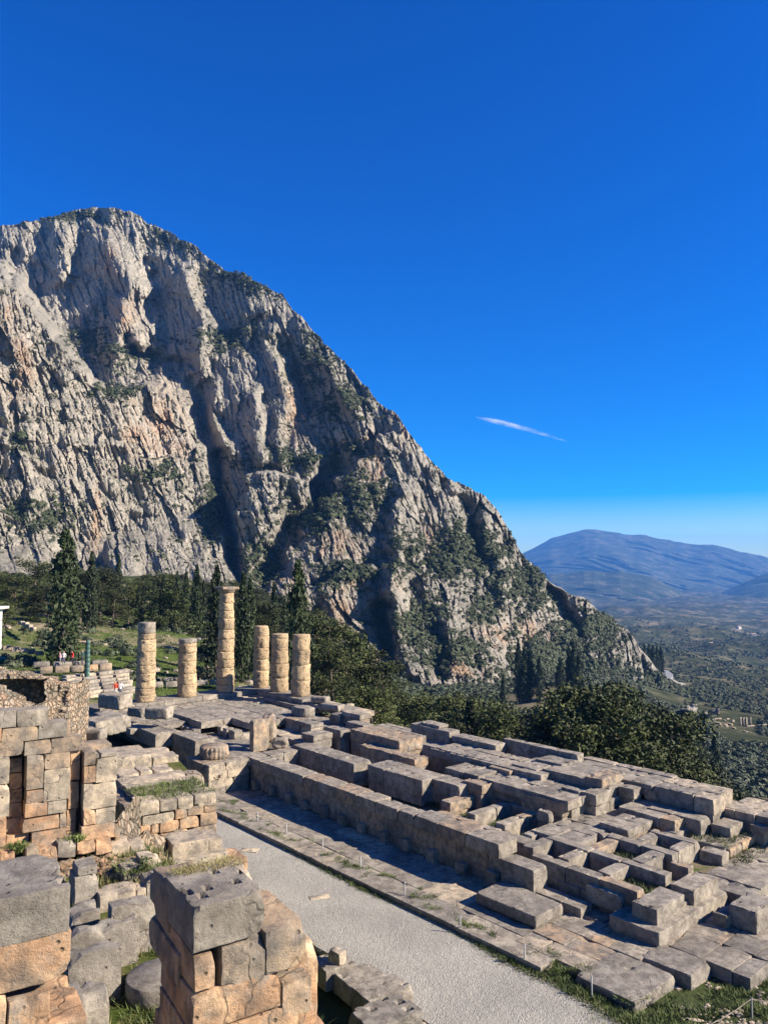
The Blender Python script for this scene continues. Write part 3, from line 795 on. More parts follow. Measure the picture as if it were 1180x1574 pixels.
# platform between the tilted slabs and the far wall
P_ = root_of('P')
pave('floor_slab', 'T', P_, 27.0, 36.0, -4.2, -1.5, -.42, .5, 2.8, 1.4, [GREY], dz=.03, res=.28, rough=.03, chip=.35, pits=.08)
pave('floor_slab', 'T', P_, 33.2, 39.3, -6.3, -3.4, -.72, .5, 2.4, 1.5, [GREY], dz=.03, res=.25, rough=.04, chip=.4, pits=.08)
R_ = root_of('R')
pave('floor_slab', 'T', R_, 35.6, 41.2, -1.2, 1.6, -.45, .6, 3.0, 1.5, [GREY], dz=.02, res=.28, rough=.03, chip=.3, pits=.05)
pave('floor_slab', 'T', R_, 44.5, 48.0, .2, 3.2, -1.12, .5, 1.8, 1.3, [GREY], dz=.05, res=.28, rough=.03, chip=.35, pits=.05)
Q_ = root_of('Q')
pave('floor_slab', 'T', Q_, 38.9, 41.6, -8.9, -2.0, -1.7, .45, 1.5, 1.4, [GREY], dz=.04, res=.26, rough=.03, chip=.35, pits=.08)
row_of('stone_block', 'T', root_of('R'), 41.6, 44.6, -2.5, -1.45, -2.4, -1.25, [GREY], 2.0, res=.22, rough=.03, chip=.35, bev=.04)
row_of('stone_block', 'T', root_of('R'), 44.7, 45.7, -1.7, -.15, -2.4, -1.5, [GREY], 2.0, res=.22, rough=.03, chip=.35, bev=.04)
row_of('stone_block', 'T', root_of('R'), 44.2, 46.3, -3.1, -.2, -2.45, -2.05, [CREAM, ORANGE, MIXED], .7, res=.16, rough=.06, chip=.5)
# pavement round the temple
pv = empty('pavement', (*TW(45, -13), -3.4)); tag(pv, kind='structure')
def in_strip(a, b): return b > -17.6 + 1.0 * math.sin(a * .35) * .5 or a > 45.5
pave('paving_slab', 'T', pv, 19.1, 46.0, -17.3, -12.9, -2.98, .3, 3.0, 1.35, [GREY, GREY, GREY, CREAM], skip=0, dz=.025, inside=in_strip, res=.45, rough=.02, chip=.35, pits=.03)
pave('paving_slab', 'T', pv, 43.9, 47.0, -16.4, -11.0, -2.96, .3, 1.5, 1.2, [GREY, CREAM, MIXED], dz=.03, res=.4, rough=.02, chip=.35, pits=.03)
pave('paving_slab', 'T', pv, 47.0, 49.4, -12.4, -6.4, -2.92, .9, 1.7, 1.4, [GREY, GREY, MIXED], dz=.03, res=.35, rough=.02, chip=.35, pits=.03)
pave('paving_slab', 'T', pv, 49.4, 51.2, -12.4, -5.0, -2.95, .9, 1.7, 1.5, [GREY], dz=.02, res=.35, rough=.03, chip=.4)
pave('paving_slab', 'T', pv, 48.9, 51.2, -5.0, 3.4, -2.95, .9, 2.3, 1.5, [GREY], dz=.03, res=.3, rough=.03, chip=.4, pits=.05)
pave('paving_slab', 'T', pv, 46.4, 48.85, -7.0, 3.4, -2.42, 1.2, 2.5, 1.7, [GREY, GREY, MIXED], dz=.02, res=.28, rough=.03, chip=.4, pits=.08)

pave('paving_slab', 'T', pv, 46.9, 48.2, -14.2, -12.3, -2.94, .3, 1.5, 1.2, [GREY], dz=.02, res=.35, rough=.02, chip=.3)
# earth inside the foundations
def slab_np(name, pts, z0, z1, mat, kind='structure', sub=0):
    bm = bmesh.new()
    lo = [bm.verts.new((x, y, z0)) for x, y in pts]; hi = [bm.verts.new((x, y, z1)) for x, y in pts]
    bm.faces.new(hi); bm.faces.new(lo[::-1])
    n = len(pts)
    for i in range(n): bm.faces.new((lo[i], lo[(i + 1) % n], hi[(i + 1) % n], hi[i]))
    bmesh.ops.recalc_face_normals(bm, faces=bm.faces)
    me = bpy.data.meshes.new(name); bm.to_mesh(me); bm.free(); me.materials.append(mat)
    return tag(link(name, me), kind=kind)
def mat_earth():
    t = NT('dry_earth', 1, 0); q = t.pos(); n = t.noise(q, 1.3, 5, .7); f = t.noise(q, 14, 4, .7)
    c = t.ramp(n, [(.35, (.10, .085, .06)), (.5, (.17, .14, .095)), (.62, (.07, .09, .03))])
    c = t.mix(.5, c, t.ramp(f, [(.3, (.3, .3, .3)), (.7, (.75, .75, .75))]), 'OVERLAY')
    return t.done(c, t.bump(f, .06, .8))
EARTH = mat_earth()
slab_np('earth', [TW(-1.4, -16), TW(18.2, -12.6), TW(18.2, .6), TW(-1.4, .6)], -4.5, -1.32, EARTH)
slab_np('earth', [TW(18.2, -12.4), TW(41, -12.3), TW(41.2, -11.2), TW(45.7, -11.2), TW(46.6, -9), TW(46.3, .0), TW(18.2, .0)], -4.5, -2.5, EARTH)
slab_np('earth', [TW(35.5, -1.2), TW(47.6, -.3), TW(47.6, 3.2), TW(38.5, 1.4)], -4.5, -2.5, EARTH)

# ------------------------------------------------------------------ standing columns
def lathe_noise(r0, r1, h, seed, seg=40, rows=9, flute=0.02, worn=.03, edge=.05, bite=.0):
    V = []; Fc = []
    off = Vector((seed * 3.7, seed * 1.9, seed * 5.1))
    zs = [0, edge * .6] + [edge + (h - 2 * edge) * k / (rows - 3) for k in range(rows - 2)][1:] + [h - edge * .5, h]
    zs = sorted(set(zs))
    for z in zs:
        t = z / h; r = r0 + (r1 - r0) * t
        e = min(z, h - z); 
        if e < edge: r -= (edge - e) * (.7 + bite)
        for s in range(seg):
            a = 2 * math.pi * s / seg
            p = Vector((math.cos(a), math.sin(a), 0))
            n1 = mno.noise(off + p * 1.6 + Vector((0, 0, z * 1.2))); n2 = mno.noise(off + p * 5 + Vector((0, 0, z * 4)))
            fl = flute * abs(math.sin(a * 10)) * (1 if n1 > -.1 else .2)
            rr = r + n1 * worn * 1.6 + n2 * worn - fl
            V.append((p.x * rr, p.y * rr, z + n2 * .012 * (e < edge)))
    n = len(zs)
    for k in range(n - 1):
        for s in range(seg):
            s2 = (s + 1) % seg
            Fc.append((k * seg + s, k * seg + s2, (k + 1) * seg + s2, (k + 1) * seg + s))
    # caps as fans of quads
    for base, rev in ((0, True), ((n - 1) * seg, False)):
        c = len(V); V.append((0, 0, V[base][2]))
        for s in range(0, seg, 2):
            q = (base + s, base + (s + 1) % seg, base + (s + 2) % seg, c)
            Fc.append(q[::-1] if rev else q)
    return V, Fc
def mat_column():
    t = NT('honey_column_stone', .9, .15); q = t.pos()
    n1 = t.noise(t.pos((1, 1, 1.6)), 1.1, 5, .7); n2 = t.noise(q, 6, 5, .75); oi = t.n('ShaderNodeObjectInfo')
    c = t.ramp(n1, [(.32, (.25, .21, .155)), (.45, (.42, .315, .195)), (.62, (.58, .43, .265))])
    c = t.mix(t.ramp(n2, [(.5, (0, 0, 0)), (.68, (.75, .75, .75))]), c, (.27, .21, .145))
    c = t.mix(1.0, c, t.ramp(oi.outputs['Random'], [(0, (.78, .76, .74)), (1, (1.15, 1.12, 1.05))]), 'MULTIPLY')
    v = t.voro(q, 3.2); hole = t.ramp(v.outputs['Distance'], [(.10, (0, 0, 0)), (.24, (1, 1, 1))])
    c = t.mix(t.math('MULTIPLY', t.math('SUBTRACT', 1.0, hole), .6), c, (.13, .10, .075))
    b = t.bump(n2, .16, 1.0); b = t.bump(t.noise(q, 22, 4, .7), .03, .8, b); b = t.bump(hole, .1, 1, b)
    return t.done(c, b)
COLM = mat_column()
def column(a, b, H, lab, rlow=.84, cap=False, seed=1):
    X, Y = TW(a, b)
    r = random.Random(seed)
    root = empty('temple_column', (X, Y, 0.0), lab, 'column', 'standing columns at the far end of the temple')
    z = .02; k = 0
    top = H - (.55 if cap else 0)
    while z < top - .2:
        h = r.uniform(.5, 1.15) if seed not in (5, 6) else r.uniform(1.0, 1.5)
        if top - z - h < .35: h = top - z
        f = lambda q: rlow - .16 * q / 10
        V, Fc = lathe_noise(f(z), f(z + h), h - .015, seed * 50 + k, worn=.03 + .045 * r.random(), edge=r.uniform(.015, .05) if seed not in (5, 6) else .02, bite=r.uniform(0, .6), flute=.03 if r.random() < .6 else .0)
        o = link('drum', mesh_np('drum', V, np.array(Fc), GREY if (seed < 3 and z + h >= top - .01) else COLM), root)
        o.location = (r.uniform(-.02, .02), r.uniform(-.02, .02), z); o.rotation_euler = (0, 0, r.uniform(0, 6))
        z += h; k += 1
    if cap:
        V, Fc = lathe_noise(.68, .9, .34, seed * 50 + 40, flute=0, worn=.04, edge=.04)
        o = link('capital', mesh_np('capital', V, np.array(Fc), MIXED), root); o.location = (0, 0, z)
        ab = stone('abacus', 'T', a - .84, a + .84, b - .84, b + .84, z + .33, z + .57, MIXED, root, rough=.08, chip=1.2, res=.18, bev=.08)
for args in [(0, -11.75, 6.75, 'standing column at the left end of the row, with a grey square-holed top drum', .84, False, 1),
             (0, -7.85, 5.1, 'short honey-coloured column second from the left, just left of the tall one', .84, False, 2),
             (0, -3.98, 9.65, 'tallest standing column, the only one still carrying its flat capital', .82, True, 3),
             (0.1, -0.2, 5.85, 'slightly thinner deeply worn column just right of the tallest one', .78, False, 4),
             (3.2, -0.15, 5.3, 'smooth column with fewer visible joints, between the worn one and the end one', .84, False, 5),
             (6.5, -0.1, 5.45, 'right-hand end column of the row, in front of the dark narrow cypress', .86, False, 6)]:
    column(*args)

# fluted drum, upright stone, boulders
X, Y = TW(17.2, -14.7)
V, Fc = lathe_noise(.98, .94, .74, 91, seg=80, flute=.09, worn=.04, edge=.1)
o = link('fallen_drum', mesh_np('fallen_drum', V, np.array(Fc), MIXED)); o.location = (X, Y, -1.08)
tag(o, 'thick fluted column drum lying at the end of the dark flank wall', 'column drum')
def boulder(name, X, Y, z, sx, sy, sz, mat, seed, lab=None, cat='boulder', sub=3, rough=.22, par=None, rz=0, group=None):
    bm = bmesh.new(); bmesh.ops.create_icosphere(bm, subdivisions=sub, radius=1)
    off = Vector((seed, seed * 2.3, 0))
    for v in bm.verts:
        p = v.co.copy(); m_ = max(abs(p.x), abs(p.y), abs(p.z))
        p = p * (.2 + .8 / m_)
        p *= 1 + rough * mno.noise(p * 1.1 + off) * 1.6 + rough * .5 * mno.noise(p * 3.1 + off)
        v.co = Vector((p.x * sx / 2, p.y * sy / 2, p.z * sz / 2 + sz / 2))
    me = bpy.data.meshes.new(name); bm.to_mesh(me); bm.free(); me.materials.append(mat)
    for p in me.polygons: p.use_smooth = True
    o = link(name, me, par)
    b = Vector((X, Y, z)); 
    if par is not None: b = b - par.location
    o.location = b; o.rotation_euler = (0, 0, rz)
    if lab: tag(o, lab, cat, group)
    return o
o = stone('upright_stone', 'T', 17.2, 17.75, -12.0, -10.75, -1.12, 1.0, MIXED, None, res=.16, rough=.06, chip=1.0, bev=.05)
tag(o, 'tall upright block with a notched top standing on the temple floor', 'standing stone')
X, Y = TW(16.6, -10.0); boulder('boulder', X, Y, -.95, .9, .9, 1.85, MIXED, 5, 'rounded grey boulder leaning behind the tall upright block', rough=.25)
X, Y = TW(17.9, -9.9); boulder('boulder', X, Y, -1.1, 1.1, .9, .65, CREAM, 9, 'small squat block at the foot of the tall upright stone', rough=.15)

# ------------------------------------------------------------------ gravel path
def mat_gravel():
    t = NT('grey_gravel', .95, .15); q = t.pos()
    v = t.voro(q, 22); v2 = t.voro(q, 60); n = t.noise(q, .35, 4, .6); n2 = t.noise(q, 7, 4, .8)
    c = t.ramp(v.outputs['Color'], [(.1, (0.210, 0.198, 0.168)), (.55, (0.323, 0.307, 0.263)), (.95, (0.456, 0.432, 0.370))])
    c = t.mix(.5, c, t.ramp(v2.outputs['Color'], [(.1, (0.238, 0.227, 0.192)), (.9, (0.476, 0.451, 0.388))]))
    c = t.mix(1, c, t.ramp(n, [(.3, (0.819, 0.805, 0.794)), (.7, (1.08, 1.06, 1.03))]), 'MULTIPLY')
    h = t.math('ADD', t.math('MULTIPLY', v.outputs['Distance'], -1.0), t.math('MULTIPLY', n2, 1.2))
    return t.done(c, t.bump(t.noise(q, 2.2, 5, .75), .10, .7, t.bump(h, .04, .9)))
GRAVEL = mat_gravel()
PATH_R = [(332, 1205), (345, 1243), (395, 1272), (470, 1318), (560, 1366), (640, 1398), (690, 1422), (760, 1466), (830, 1503), (905, 1541), (965, 1576), (1100, 1640), (1300, 1720)]
PATH_L = [(1050, 2100), (800, 1700), (640, 1560), (560, 1512), (525, 1480), (480, 1450), (420, 1390), (330, 1330), (230, 1260), (200, 1210)]
def soft(pts, n=6, amp=.06, seed=3):
    P = []
    for (x0, y0), (x1, y1) in zip(pts[:-1], pts[1:]):
        for k in range(n):
            u = k / n; x = x0 + (x1 - x0) * u; y = y0 + (y1 - y0) * u
            P.append((x + amp * 2 * mno.noise((x * 1.3, y * 1.3, seed)), y + amp * 2 * mno.noise((x * 1.3, y * 1.3, seed + 9))))
    P.append(pts[-1]); return P
PR = [tuple(float(c) for c in at(x, y, z=-3.2)[:2]) for x, y in PATH_R]
PL = [tuple(float(c) for c in at(x, y, z=-3.2)[:2]) for x, y in PATH_L]
poly = soft(PR, 14, .16) + soft(PL, 10, .1)
slab_np('gravel_path', poly, -3.7, -3.2, GRAVEL)
plates = [(383, 1306, .95, .55), (493, 1381, .9, .4), (420, 1330, .5, .3), (711, 1521, .3, .25)]
for k, (px, py, sx, sy) in enumerate(plates[:2]):
    x, y, _ = (float(c) for c in at(px, py, z=-3.2))
    V, Fc = stone_mesh(sx, sy, .05, seed=500 + k, rough=.02, chip=.3)
    o = link('flat_stone', mesh_np('flat_stone', V, np.array(Fc), CREAM)); o.location = (x - sx / 2, y - sy / 2, -3.222); o.rotation_euler = (0, 0, -.2 + .5 * k)
    tag(o, ['pale flat stone set flush in the far part of the gravel path', 'narrow pale stone set flush halfway along the gravel path'][k], 'stone')

# ------------------------------------------------------------------ ruins above the path: blocks in face order (set, p0, p1, q, z0, z1, depth, tone)
RUINS = [('ash', 1.44, 2.16, 21.27, 7.66, 8.07, 0.6, 1),
 ('ash', 2.16, 2.54, 21.27, 7.61, 8.03, 0.6, 1),
 ('ash', 2.55, 3.27, 21.27, 7.59, 8.0, 0.6, 1),
 ('ash', 1.46, 2.22, 21.27, 7.3, 7.64, 0.6, 0),
 ('ash', 2.22, 3.04, 21.27, 7.24, 7.59, 0.6, 3),
 ('ash', 3.05, 3.73, 21.27, 7.25, 7.61, 0.6, 1),
 ('ash', 1.47, 2.72, 21.27, 6.92, 7.27, 0.6, 3),
 ('ash', 2.74, 3.36, 21.27, 6.88, 7.22, 0.6, 3),
 ('ash', 3.37, 4.11, 21.27, 6.85, 7.21, 0.6, 3),
 ('ash', 1.48, 2.41, 21.15, 6.29, 6.97, 0.6, 2),
 ('ash', 1.5, 2.43, 21.15, 5.5, 6.29, 0.6, 2),
 ('ash', 1.53, 2.38, 21.15, 4.78, 5.51, 0.6, 0),
 ('ash', 2.46, 2.75, 21.62, 6.42, 6.78, 0.6, 3),
 ('ash', 2.47, 2.76, 21.62, 6.01, 6.4, 0.6, 0),
 ('ash', 2.46, 2.77, 21.62, 5.68, 6.0, 0.6, 0),
 ('ash', 2.46, 2.78, 21.62, 5.3, 5.67, 0.6, 0),
 ('ash', 2.4, 2.81, 21.57, 4.93, 5.31, 0.6, 0),
 ('ash', 2.8, 3.2, 21.22, 6.04, 6.88, 0.6, 3),
 ('ash', 3.2, 3.82, 21.22, 6.48, 6.85, 0.6, 3),
 ('ash', 3.21, 3.83, 21.22, 5.69, 6.47, 0.6, 2),
 ('ash', 2.81, 3.38, 21.22, 5.72, 6.02, 0.6, 0),
 ('ash', 2.79, 3.31, 21.22, 5.37, 5.72, 0.6, 0),
 ('ash', 3.32, 3.76, 21.22, 5.37, 5.68, 0.6, 2),
 ('ash', 2.75, 3.6, 21.22, 5.01, 5.33, 0.6, 0),
 ('ash', 3.61, 3.77, 21.22, 4.95, 5.33, 0.6, 3),
 ('ash', 2.96, 3.76, 21.17, 4.6, 4.98, 0.6, 0),
 ('ash', 2.41, 2.93, 21.37, 4.58, 4.97, 0.6, 0),
 ('ash', 3.85, 4.08, 21.37, 6.1, 6.83, 0.6, 0),
 ('ash', 3.82, 4.08, 21.37, 5.38, 6.09, 0.6, 0),
 ('ash', 3.8, 4.02, 21.37, 4.85, 5.38, 0.6, 0),
 ('ash', 3.8, 4.03, 21.37, 4.56, 4.84, 0.6, 0),
 ('ash', 4.13, 4.42, 21.12, 6.46, 6.82, 0.6, 3),
 ('ash', 4.43, 4.96, 21.12, 6.01, 6.62, 0.6, 2),
 ('ash', 4.14, 4.43, 21.12, 6.04, 6.45, 0.6, 0),
 ('ash', 4.14, 4.97, 21.12, 5.36, 6.01, 0.6, 2),
 ('ash', 4.16, 4.45, 21.12, 4.97, 5.39, 0.6, 0),
 ('ash', 4.45, 4.95, 21.12, 4.93, 5.33, 0.6, 2),
 ('ash', 4.1, 4.93, 21.07, 4.58, 4.95, 0.6, 0),
 ('ash', 4.96, 5.09, 21.17, 4.4, 4.73, 0.6, 3),
 ('rub', 1.52, 2.17, 20.77, 4.54, 4.9, 0.8, 0),
 ('rub', 2.22, 2.55, 20.77, 4.43, 4.77, 0.8, 0),
 ('rub', 2.79, 3.09, 20.77, 4.36, 4.76, 0.8, 3),
 ('rub', 3.1, 3.5, 20.77, 4.35, 4.67, 0.8, 0),
 ('rub', 3.51, 3.93, 20.77, 4.36, 4.75, 0.8, 1),
 ('rub', 3.95, 4.37, 20.77, 4.38, 4.71, 0.8, 0),
 ('rub', 4.39, 4.78, 20.77, 4.29, 4.64, 0.8, 0),
 ('rub', 4.79, 5.25, 20.77, 4.04, 4.45, 0.8, 2),
 ('rub', 5.25, 5.67, 20.77, 3.98, 4.34, 0.8, 2),
 ('riv', 6.98, 7.71, 26.74, 3.21, 3.63, 0.9, 2),
 ('riv', 7.73, 8.32, 26.74, 3.23, 3.61, 0.9, 2),
 ('riv', 8.34, 8.9, 26.74, 3.17, 3.6, 0.9, 2),
 ('riv', 8.92, 9.72, 26.74, 3.16, 3.6, 0.9, 2),
 ('riv', 7.14, 8.25, 26.74, 2.86, 3.18, 0.9, 2),
 ('riv', 8.26, 8.68, 26.74, 2.9, 3.22, 0.9, 0),
 ('riv', 8.69, 9.27, 26.74, 2.92, 3.24, 0.9, 3),
 ('riv', 9.29, 9.75, 26.74, 2.94, 3.22, 0.9, 3),
 ('riv', 7.08, 7.43, 26.74, 2.58, 2.94, 0.9, 0),
 ('riv', 7.45, 7.72, 26.74, 2.56, 2.88, 0.9, 0),
 ('riv', 7.73, 8.4, 26.74, 2.54, 2.9, 0.9, 0),
 ('riv', 8.43, 9.11, 26.74, 2.52, 2.93, 0.9, 0),
 ('riv', 9.13, 9.76, 26.74, 2.53, 2.96, 0.9, 3),
 ('riv', 7.07, 7.73, 26.74, 2.14, 2.56, 0.9, 0),
 ('riv', 7.75, 8.23, 26.74, 2.16, 2.56, 0.9, 0),
 ('riv', 8.25, 8.72, 26.74, 2.15, 2.55, 0.9, 0),
 ('riv', 8.85, 9.76, 26.74, 2.08, 2.52, 0.9, 3),
 ('riv', 7.12, 8.19, 26.74, 1.7, 2.2, 0.9, 0),
 ('riv', 6.6, 7.01, 26.74, 2.66, 3.55, 0.9, 3),
 ('low', 7.25, 8.38, 23.66, 2.71, 3.16, 1.1, 2),
 ('low', 8.4, 8.83, 23.66, 2.68, 3.09, 1.1, 2),
 ('low', 7.15, 8.9, 23.31, 2.31, 2.79, 1.1, 2),
 ('low', 8.84, 9.46, 23.16, 2.16, 2.51, 1.1, 0),
 ('up', 7.43, 8.26, 31.34, 2.82, 3.43, 1.2, 2),
 ('up', 8.41, 8.89, 31.84, 2.8, 3.35, 1.2, 2),
 ('up', 9.0, 9.77, 31.84, 2.69, 3.27, 1.2, 2),
 ('up', 9.98, 10.32, 31.64, 2.52, 2.93, 1.2, 1),
 ('up', 10.32, 10.93, 31.54, 2.43, 2.94, 1.2, 2),
 ('up', 8.16, 9.86, 35.54, 2.42, 3.12, 2.2, 2),
 ('up', 10.0, 11.17, 35.84, 2.22, 2.85, 2.2, 2),
 ('stump', 3.38, 3.87, 17.93, 4.53, 4.91, 0.6, 1),
 ('stump', 3.43, 3.84, 17.93, 4.91, 5.1, 0.6, 1),
 ('blk', 4.64, 5.05, 18.92, 4.17, 4.53, 0.6, 2),
 ('blk', 5.06, 5.54, 18.92, 4.15, 4.64, 0.6, 2),
 ('lw', 3.85, 4.61, 17.63, 4.16, 4.52, 0.6, 2),
 ('lw', 4.61, 4.83, 17.63, 4.21, 4.51, 0.6, 2),
 ('lw', 4.83, 5.21, 17.63, 4.18, 4.7, 0.6, 1),
 ('b1', 3.03, 3.59, 16.38, 4.31, 4.78, 0.6, 1),
 ('b2', 3.59, 4.43, 15.44, 4.62, 5.15, 0.6, 1),
 ('b3', 2.78, 4.02, 15.12, 4.43, 4.97, 0.6, 1),
 ('b4', 2.59, 3.46, 14.06, 4.54, 5.07, 0.6, 1),
 ('b5', 2.1, 2.69, 13.19, 4.52, 4.81, 0.6, 1),
 ('b5', 2.63, 3.07, 13.19, 4.49, 4.77, 0.6, 1),
 ('nl', 0.34, 1.63, 8.84, 7.77, 8.25, 1.1, 1),
 ('nl', 0.35, 1.65, 8.84, 7.29, 7.77, 1.1, 0),
 ('nl', 1.06, 1.46, 8.84, 6.84, 7.21, 1.1, 0),
 ('nl', 0.37, 1.05, 8.84, 6.88, 7.3, 1.1, 0),
 ('nl', 0.63, 1.83, 8.84, 6.33, 6.86, 1.1, 0),
 ('nr', 2.99, 3.89, 8.95, 7.13, 7.65, 1.3, 1),
 ('nr', 3.02, 3.27, 8.95, 6.69, 7.09, 1.3, 0),
 ('nr', 3.34, 3.9, 8.95, 6.64, 7.11, 1.3, 3),
 ('nr', 3.9, 4.45, 8.95, 6.65, 7.15, 1.3, 3),
 ('nr', 3.01, 4.11, 8.95, 6.23, 6.67, 1.3, 0),
 ('nr', 4.12, 4.53, 8.95, 6.06, 6.5, 1.3, 3),
 ('nr', 3.0, 4.35, 8.95, 5.75, 6.21, 1.3, 0),
 ('nr', 2.98, 3.19, 9.45, 6.54, 6.92, 1.3, 3),
]
RT = {
 'ash': ('buttressed_wall', 'tall orange and grey ashlar wall with flat buttresses, two narrow shaded recesses and a stepped top', 'wall'),
 'riv': ('retaining_wall', 'squat orange block wall with uneven courses and a grassy top beside the gravel path', 'wall'),
 'nl': ('block_wall', 'corner of an orange wall capped by a big grey block at the bottom left', 'wall'),
 'nr': ('ruined_wall', 'broken end of an orange block wall capped by one huge dark grey block with an orange lichen top', 'wall'),
 'low': ('wall_foot', 'pale blocks stepping down from the squat orange wall to the path', 'wall'),
}
RR = {}
for g, p0, p1, q, z0, z1, th, tone in RUINS:
    if g in RT and g not in RR:
        X, Y = RW(p0, q); RR[g] = empty(RT[g][0], (X, Y, {'ash': 4.2, 'riv': 1.7, 'nl': 4.2, 'nr': 4.2, 'low': 1.7}[g]), RT[g][1], RT[g][2])
stump_labels = iter(['lower half of a small grey two-piece stump on the grass below the buttressed wall', 'upper half of a small grey two-piece stump on the grass',
  'pale squared block by the rubble, left of its twin', 'pale squared block by the rubble, right of its twin with a weed on top',
  'longest pale block of the low broken wall on the grass', 'short middle block of the low broken wall on the grass', 'tallest grey end block of the low broken wall',
  'grey block with two layers behind the long slab on the grass', 'rough pitted stone with a crooked top behind the long grey slab', 'long grey slab lying on edge in the middle of the grassy hollow',
  'shorter rounded grey slab on edge in front of the long one', 'low cracked grey stone at the bottom, beside the orange wall', 'low flat-topped grey stone at the bottom in the grass'])
up_labels = iter(['pale block left of the grassy wall top, the leftmost of five', 'pale block behind the grassy wall top, second from the left', 'pale block behind the grassy wall top, half in shade',
  'small grey block among red-brown weeds above the squat orange wall', 'pale rounded block at the path end of the grassy wall top', 'large pale boulder-like slab between the buttressed wall and the temple', 'large pale rounded block right of the large pale slab'])
for i_, (g, p0, p1, q, z0, z1, th, tone) in enumerate(RUINS):
    m = TONES[tone]
    if g == 'ash':
        stone('wall_stone', 'R', p0 + .002, p1 - .003, q, q + th, z0 + .002, z1 - .003, m, RR[g], res=.12, rough=.02, chip=.3, bev=.012)
    elif g == 'rub':
        if 'rub' not in RR: X, Y = RW(3, 20.9); RR['rub'] = empty('rubble_footing', (X, Y, 4.0), 'row of rough orange and grey stones at the foot of the buttressed wall', 'rubble wall')
        stone('rough_stone', 'R', p0, p1, q, q + th, z0, z1, m, RR['rub'], res=.11, rough=.06, chip=.8, bev=.05)
    elif g == 'riv':
        stone('wall_stone', 'R', p0 + .008, p1 - .008, q + rnd.uniform(-.03, .03), q + th, z0 + .008, z1 - .006, m, RR[g], res=.12, rough=.03, chip=.6, bev=.035)
    elif g == 'low':
        stone('pale_block', 'R', p0, p1, q, q + th, z0, z1, m, RR[g], res=.14, rough=.035, chip=.6, bev=.04)
    elif g in ('nl', 'nr'):
        big = z1 > 7.5
        stone('wall_block', 'R', p0 + .004, p1 - .004, q, q + th, z0 + .006, z1 - .004, m, RR[g], res=.05, rough=.02 if not big else .028, chip=.5 if not big else 1.0, bev=.025, pits=.02 if big else .0)
    elif g == 'up':
        o = stone('stone_block', 'R', p0, p1, q, q + th, z0 - .3, z1, m, None, res=.16, rough=.06, chip=.8, bev=.07); tag(o, next(up_labels), 'stone block')
    else:
        o = stone('stone_block', 'R', p0, p1, q, q + th * (.55 if g in ('b3', 'b4', 'b2') else 1), 4.0 if g != 'stump' or z0 < 4.8 else z0, z1, m, None, res=.09, rough=.03, chip=.7, bev=.04); tag(o, next(stump_labels), 'stone block')
# backs and cores of those walls
A_ = RR['ash']
row_of('backing_stone', 'R', A_, 1.4, 5.0, 21.9, 22.6, 4.2, 6.8, [MIXED], 1.5, res=.5)
row_of('backing_stone', 'R', A_, 1.4, 3.9, 21.75, 22.5, 6.8, 7.5, [MIXED], 1.2, res=.4)
row_of('wall_stone', 'R', A_, .2, 1.5, 21.2, 22.0, 4.2, 8.0, [ORANGE], 1.0, res=.3)
row_of('top_stone', 'R', A_, 4.16, 4.98, 21.15, 21.8, 6.62, 6.72, [GREY], .5, res=.15)
row_of('core_stone', 'R', RR['riv'], 7.2, 9.7, 27.5, 30.8, 1.7, 3.5, [CREAM], 1.3, res=.4, rough=.03)
row_of('wall_stone', 'R', RR['riv'], 6.75, 7.2, 27.0, 30.5, 1.7, 3.3, [MIXED], 1.1, res=.3, rough=.04)
row_of('core_stone', 'R', RR['nr'], 3.05, 4.4, 10.1, 10.35, 4.2, 7.1, [ORANGE], .8, res=.2, rough=.03)
stone('wall_block', 'R', 2.98, 3.5, 9.9, 10.7, 7.0, 7.6, MIXED, RR['nr'], res=.07, rough=.035, chip=1.0, bev=.05)
stone('wall_block', 'R', 3.4, 4.3, 10.3, 10.9, 7.0, 7.35, CREAM, RR['nr'], res=.1, rough=.05, chip=1.0, bev=.06)
stone('wall_block', 'R', 3.4, 3.9, 10.3, 10.9, 6.0, 6.98, ORANGE, RR['nr'], res=.12, rough=.03, chip=.5)
stone('wall_block', 'R', 4.3, 4.75, 9.2, 10.4, 5.2, 6.7, ORANGE, RR['nr'], res=.08, rough=.05, chip=1, bev=.06)
stone('wall_block', 'R', 3.05, 4.8, 9.1, 10.6, 4.0, 5.75, ORANGE, RR['nr'], res=.12, rough=.04, chip=.6)
stone('wall_block', 'R', -.9, .3, 8.9, 9.9, 4.2, 8.2, ORANGE, RR['nl'], res=.2)
stone('wall_block', 'R', 0.0, 1.3, 9.95, 10.2, 7.5, 8.1, GREY, RR['nl'], res=.1, rough=.04, chip=.8, bev=.06)
stone('wall_block', 'R', -.2, 1.3, 9.5, 10.6, 4.2, 7.3, ORANGE, RR['nl'], res=.3)

# terrace under the ruins
GR = [(-14, 5), (4.4, 5), (4.9, 12), (5.0, 15), (6.0, 18.8), (5.9, 20.6), (5.05, 21.3), (5.0, 27), (4.6, 33), (-22, 33)]
def mat_turf():
    t = NT('rough_turf', 1, 0); q = t.pos(); n = t.noise(q, .8, 5, .7); f = t.noise(q, 16, 4, .75)
    c = t.ramp(n, [(.33, (.19, .155, .095)), (.47, (.11, .11, .04)), (.6, (.06, .085, .02))])
    c = t.mix(.5, c, t.ramp(f, [(.3, (.25, .25, .25)), (.7, (.8, .8, .8))]), 'OVERLAY')
    return t.done(c, t.bump(f, .08, 1))
TURF = mat_turf()
slab_np('terrace', [RW(*p) for p in GR], -4, 4.18, TURF)
slab_np('terrace', [RW(*p) for p in [(5.2, 20.6), (7.0, 21.2), (9.2, 22.5), (9.7, 27), (9.6, 30.7), (4.8, 30.7), (4.9, 22)]], -4, 1.95, TURF)
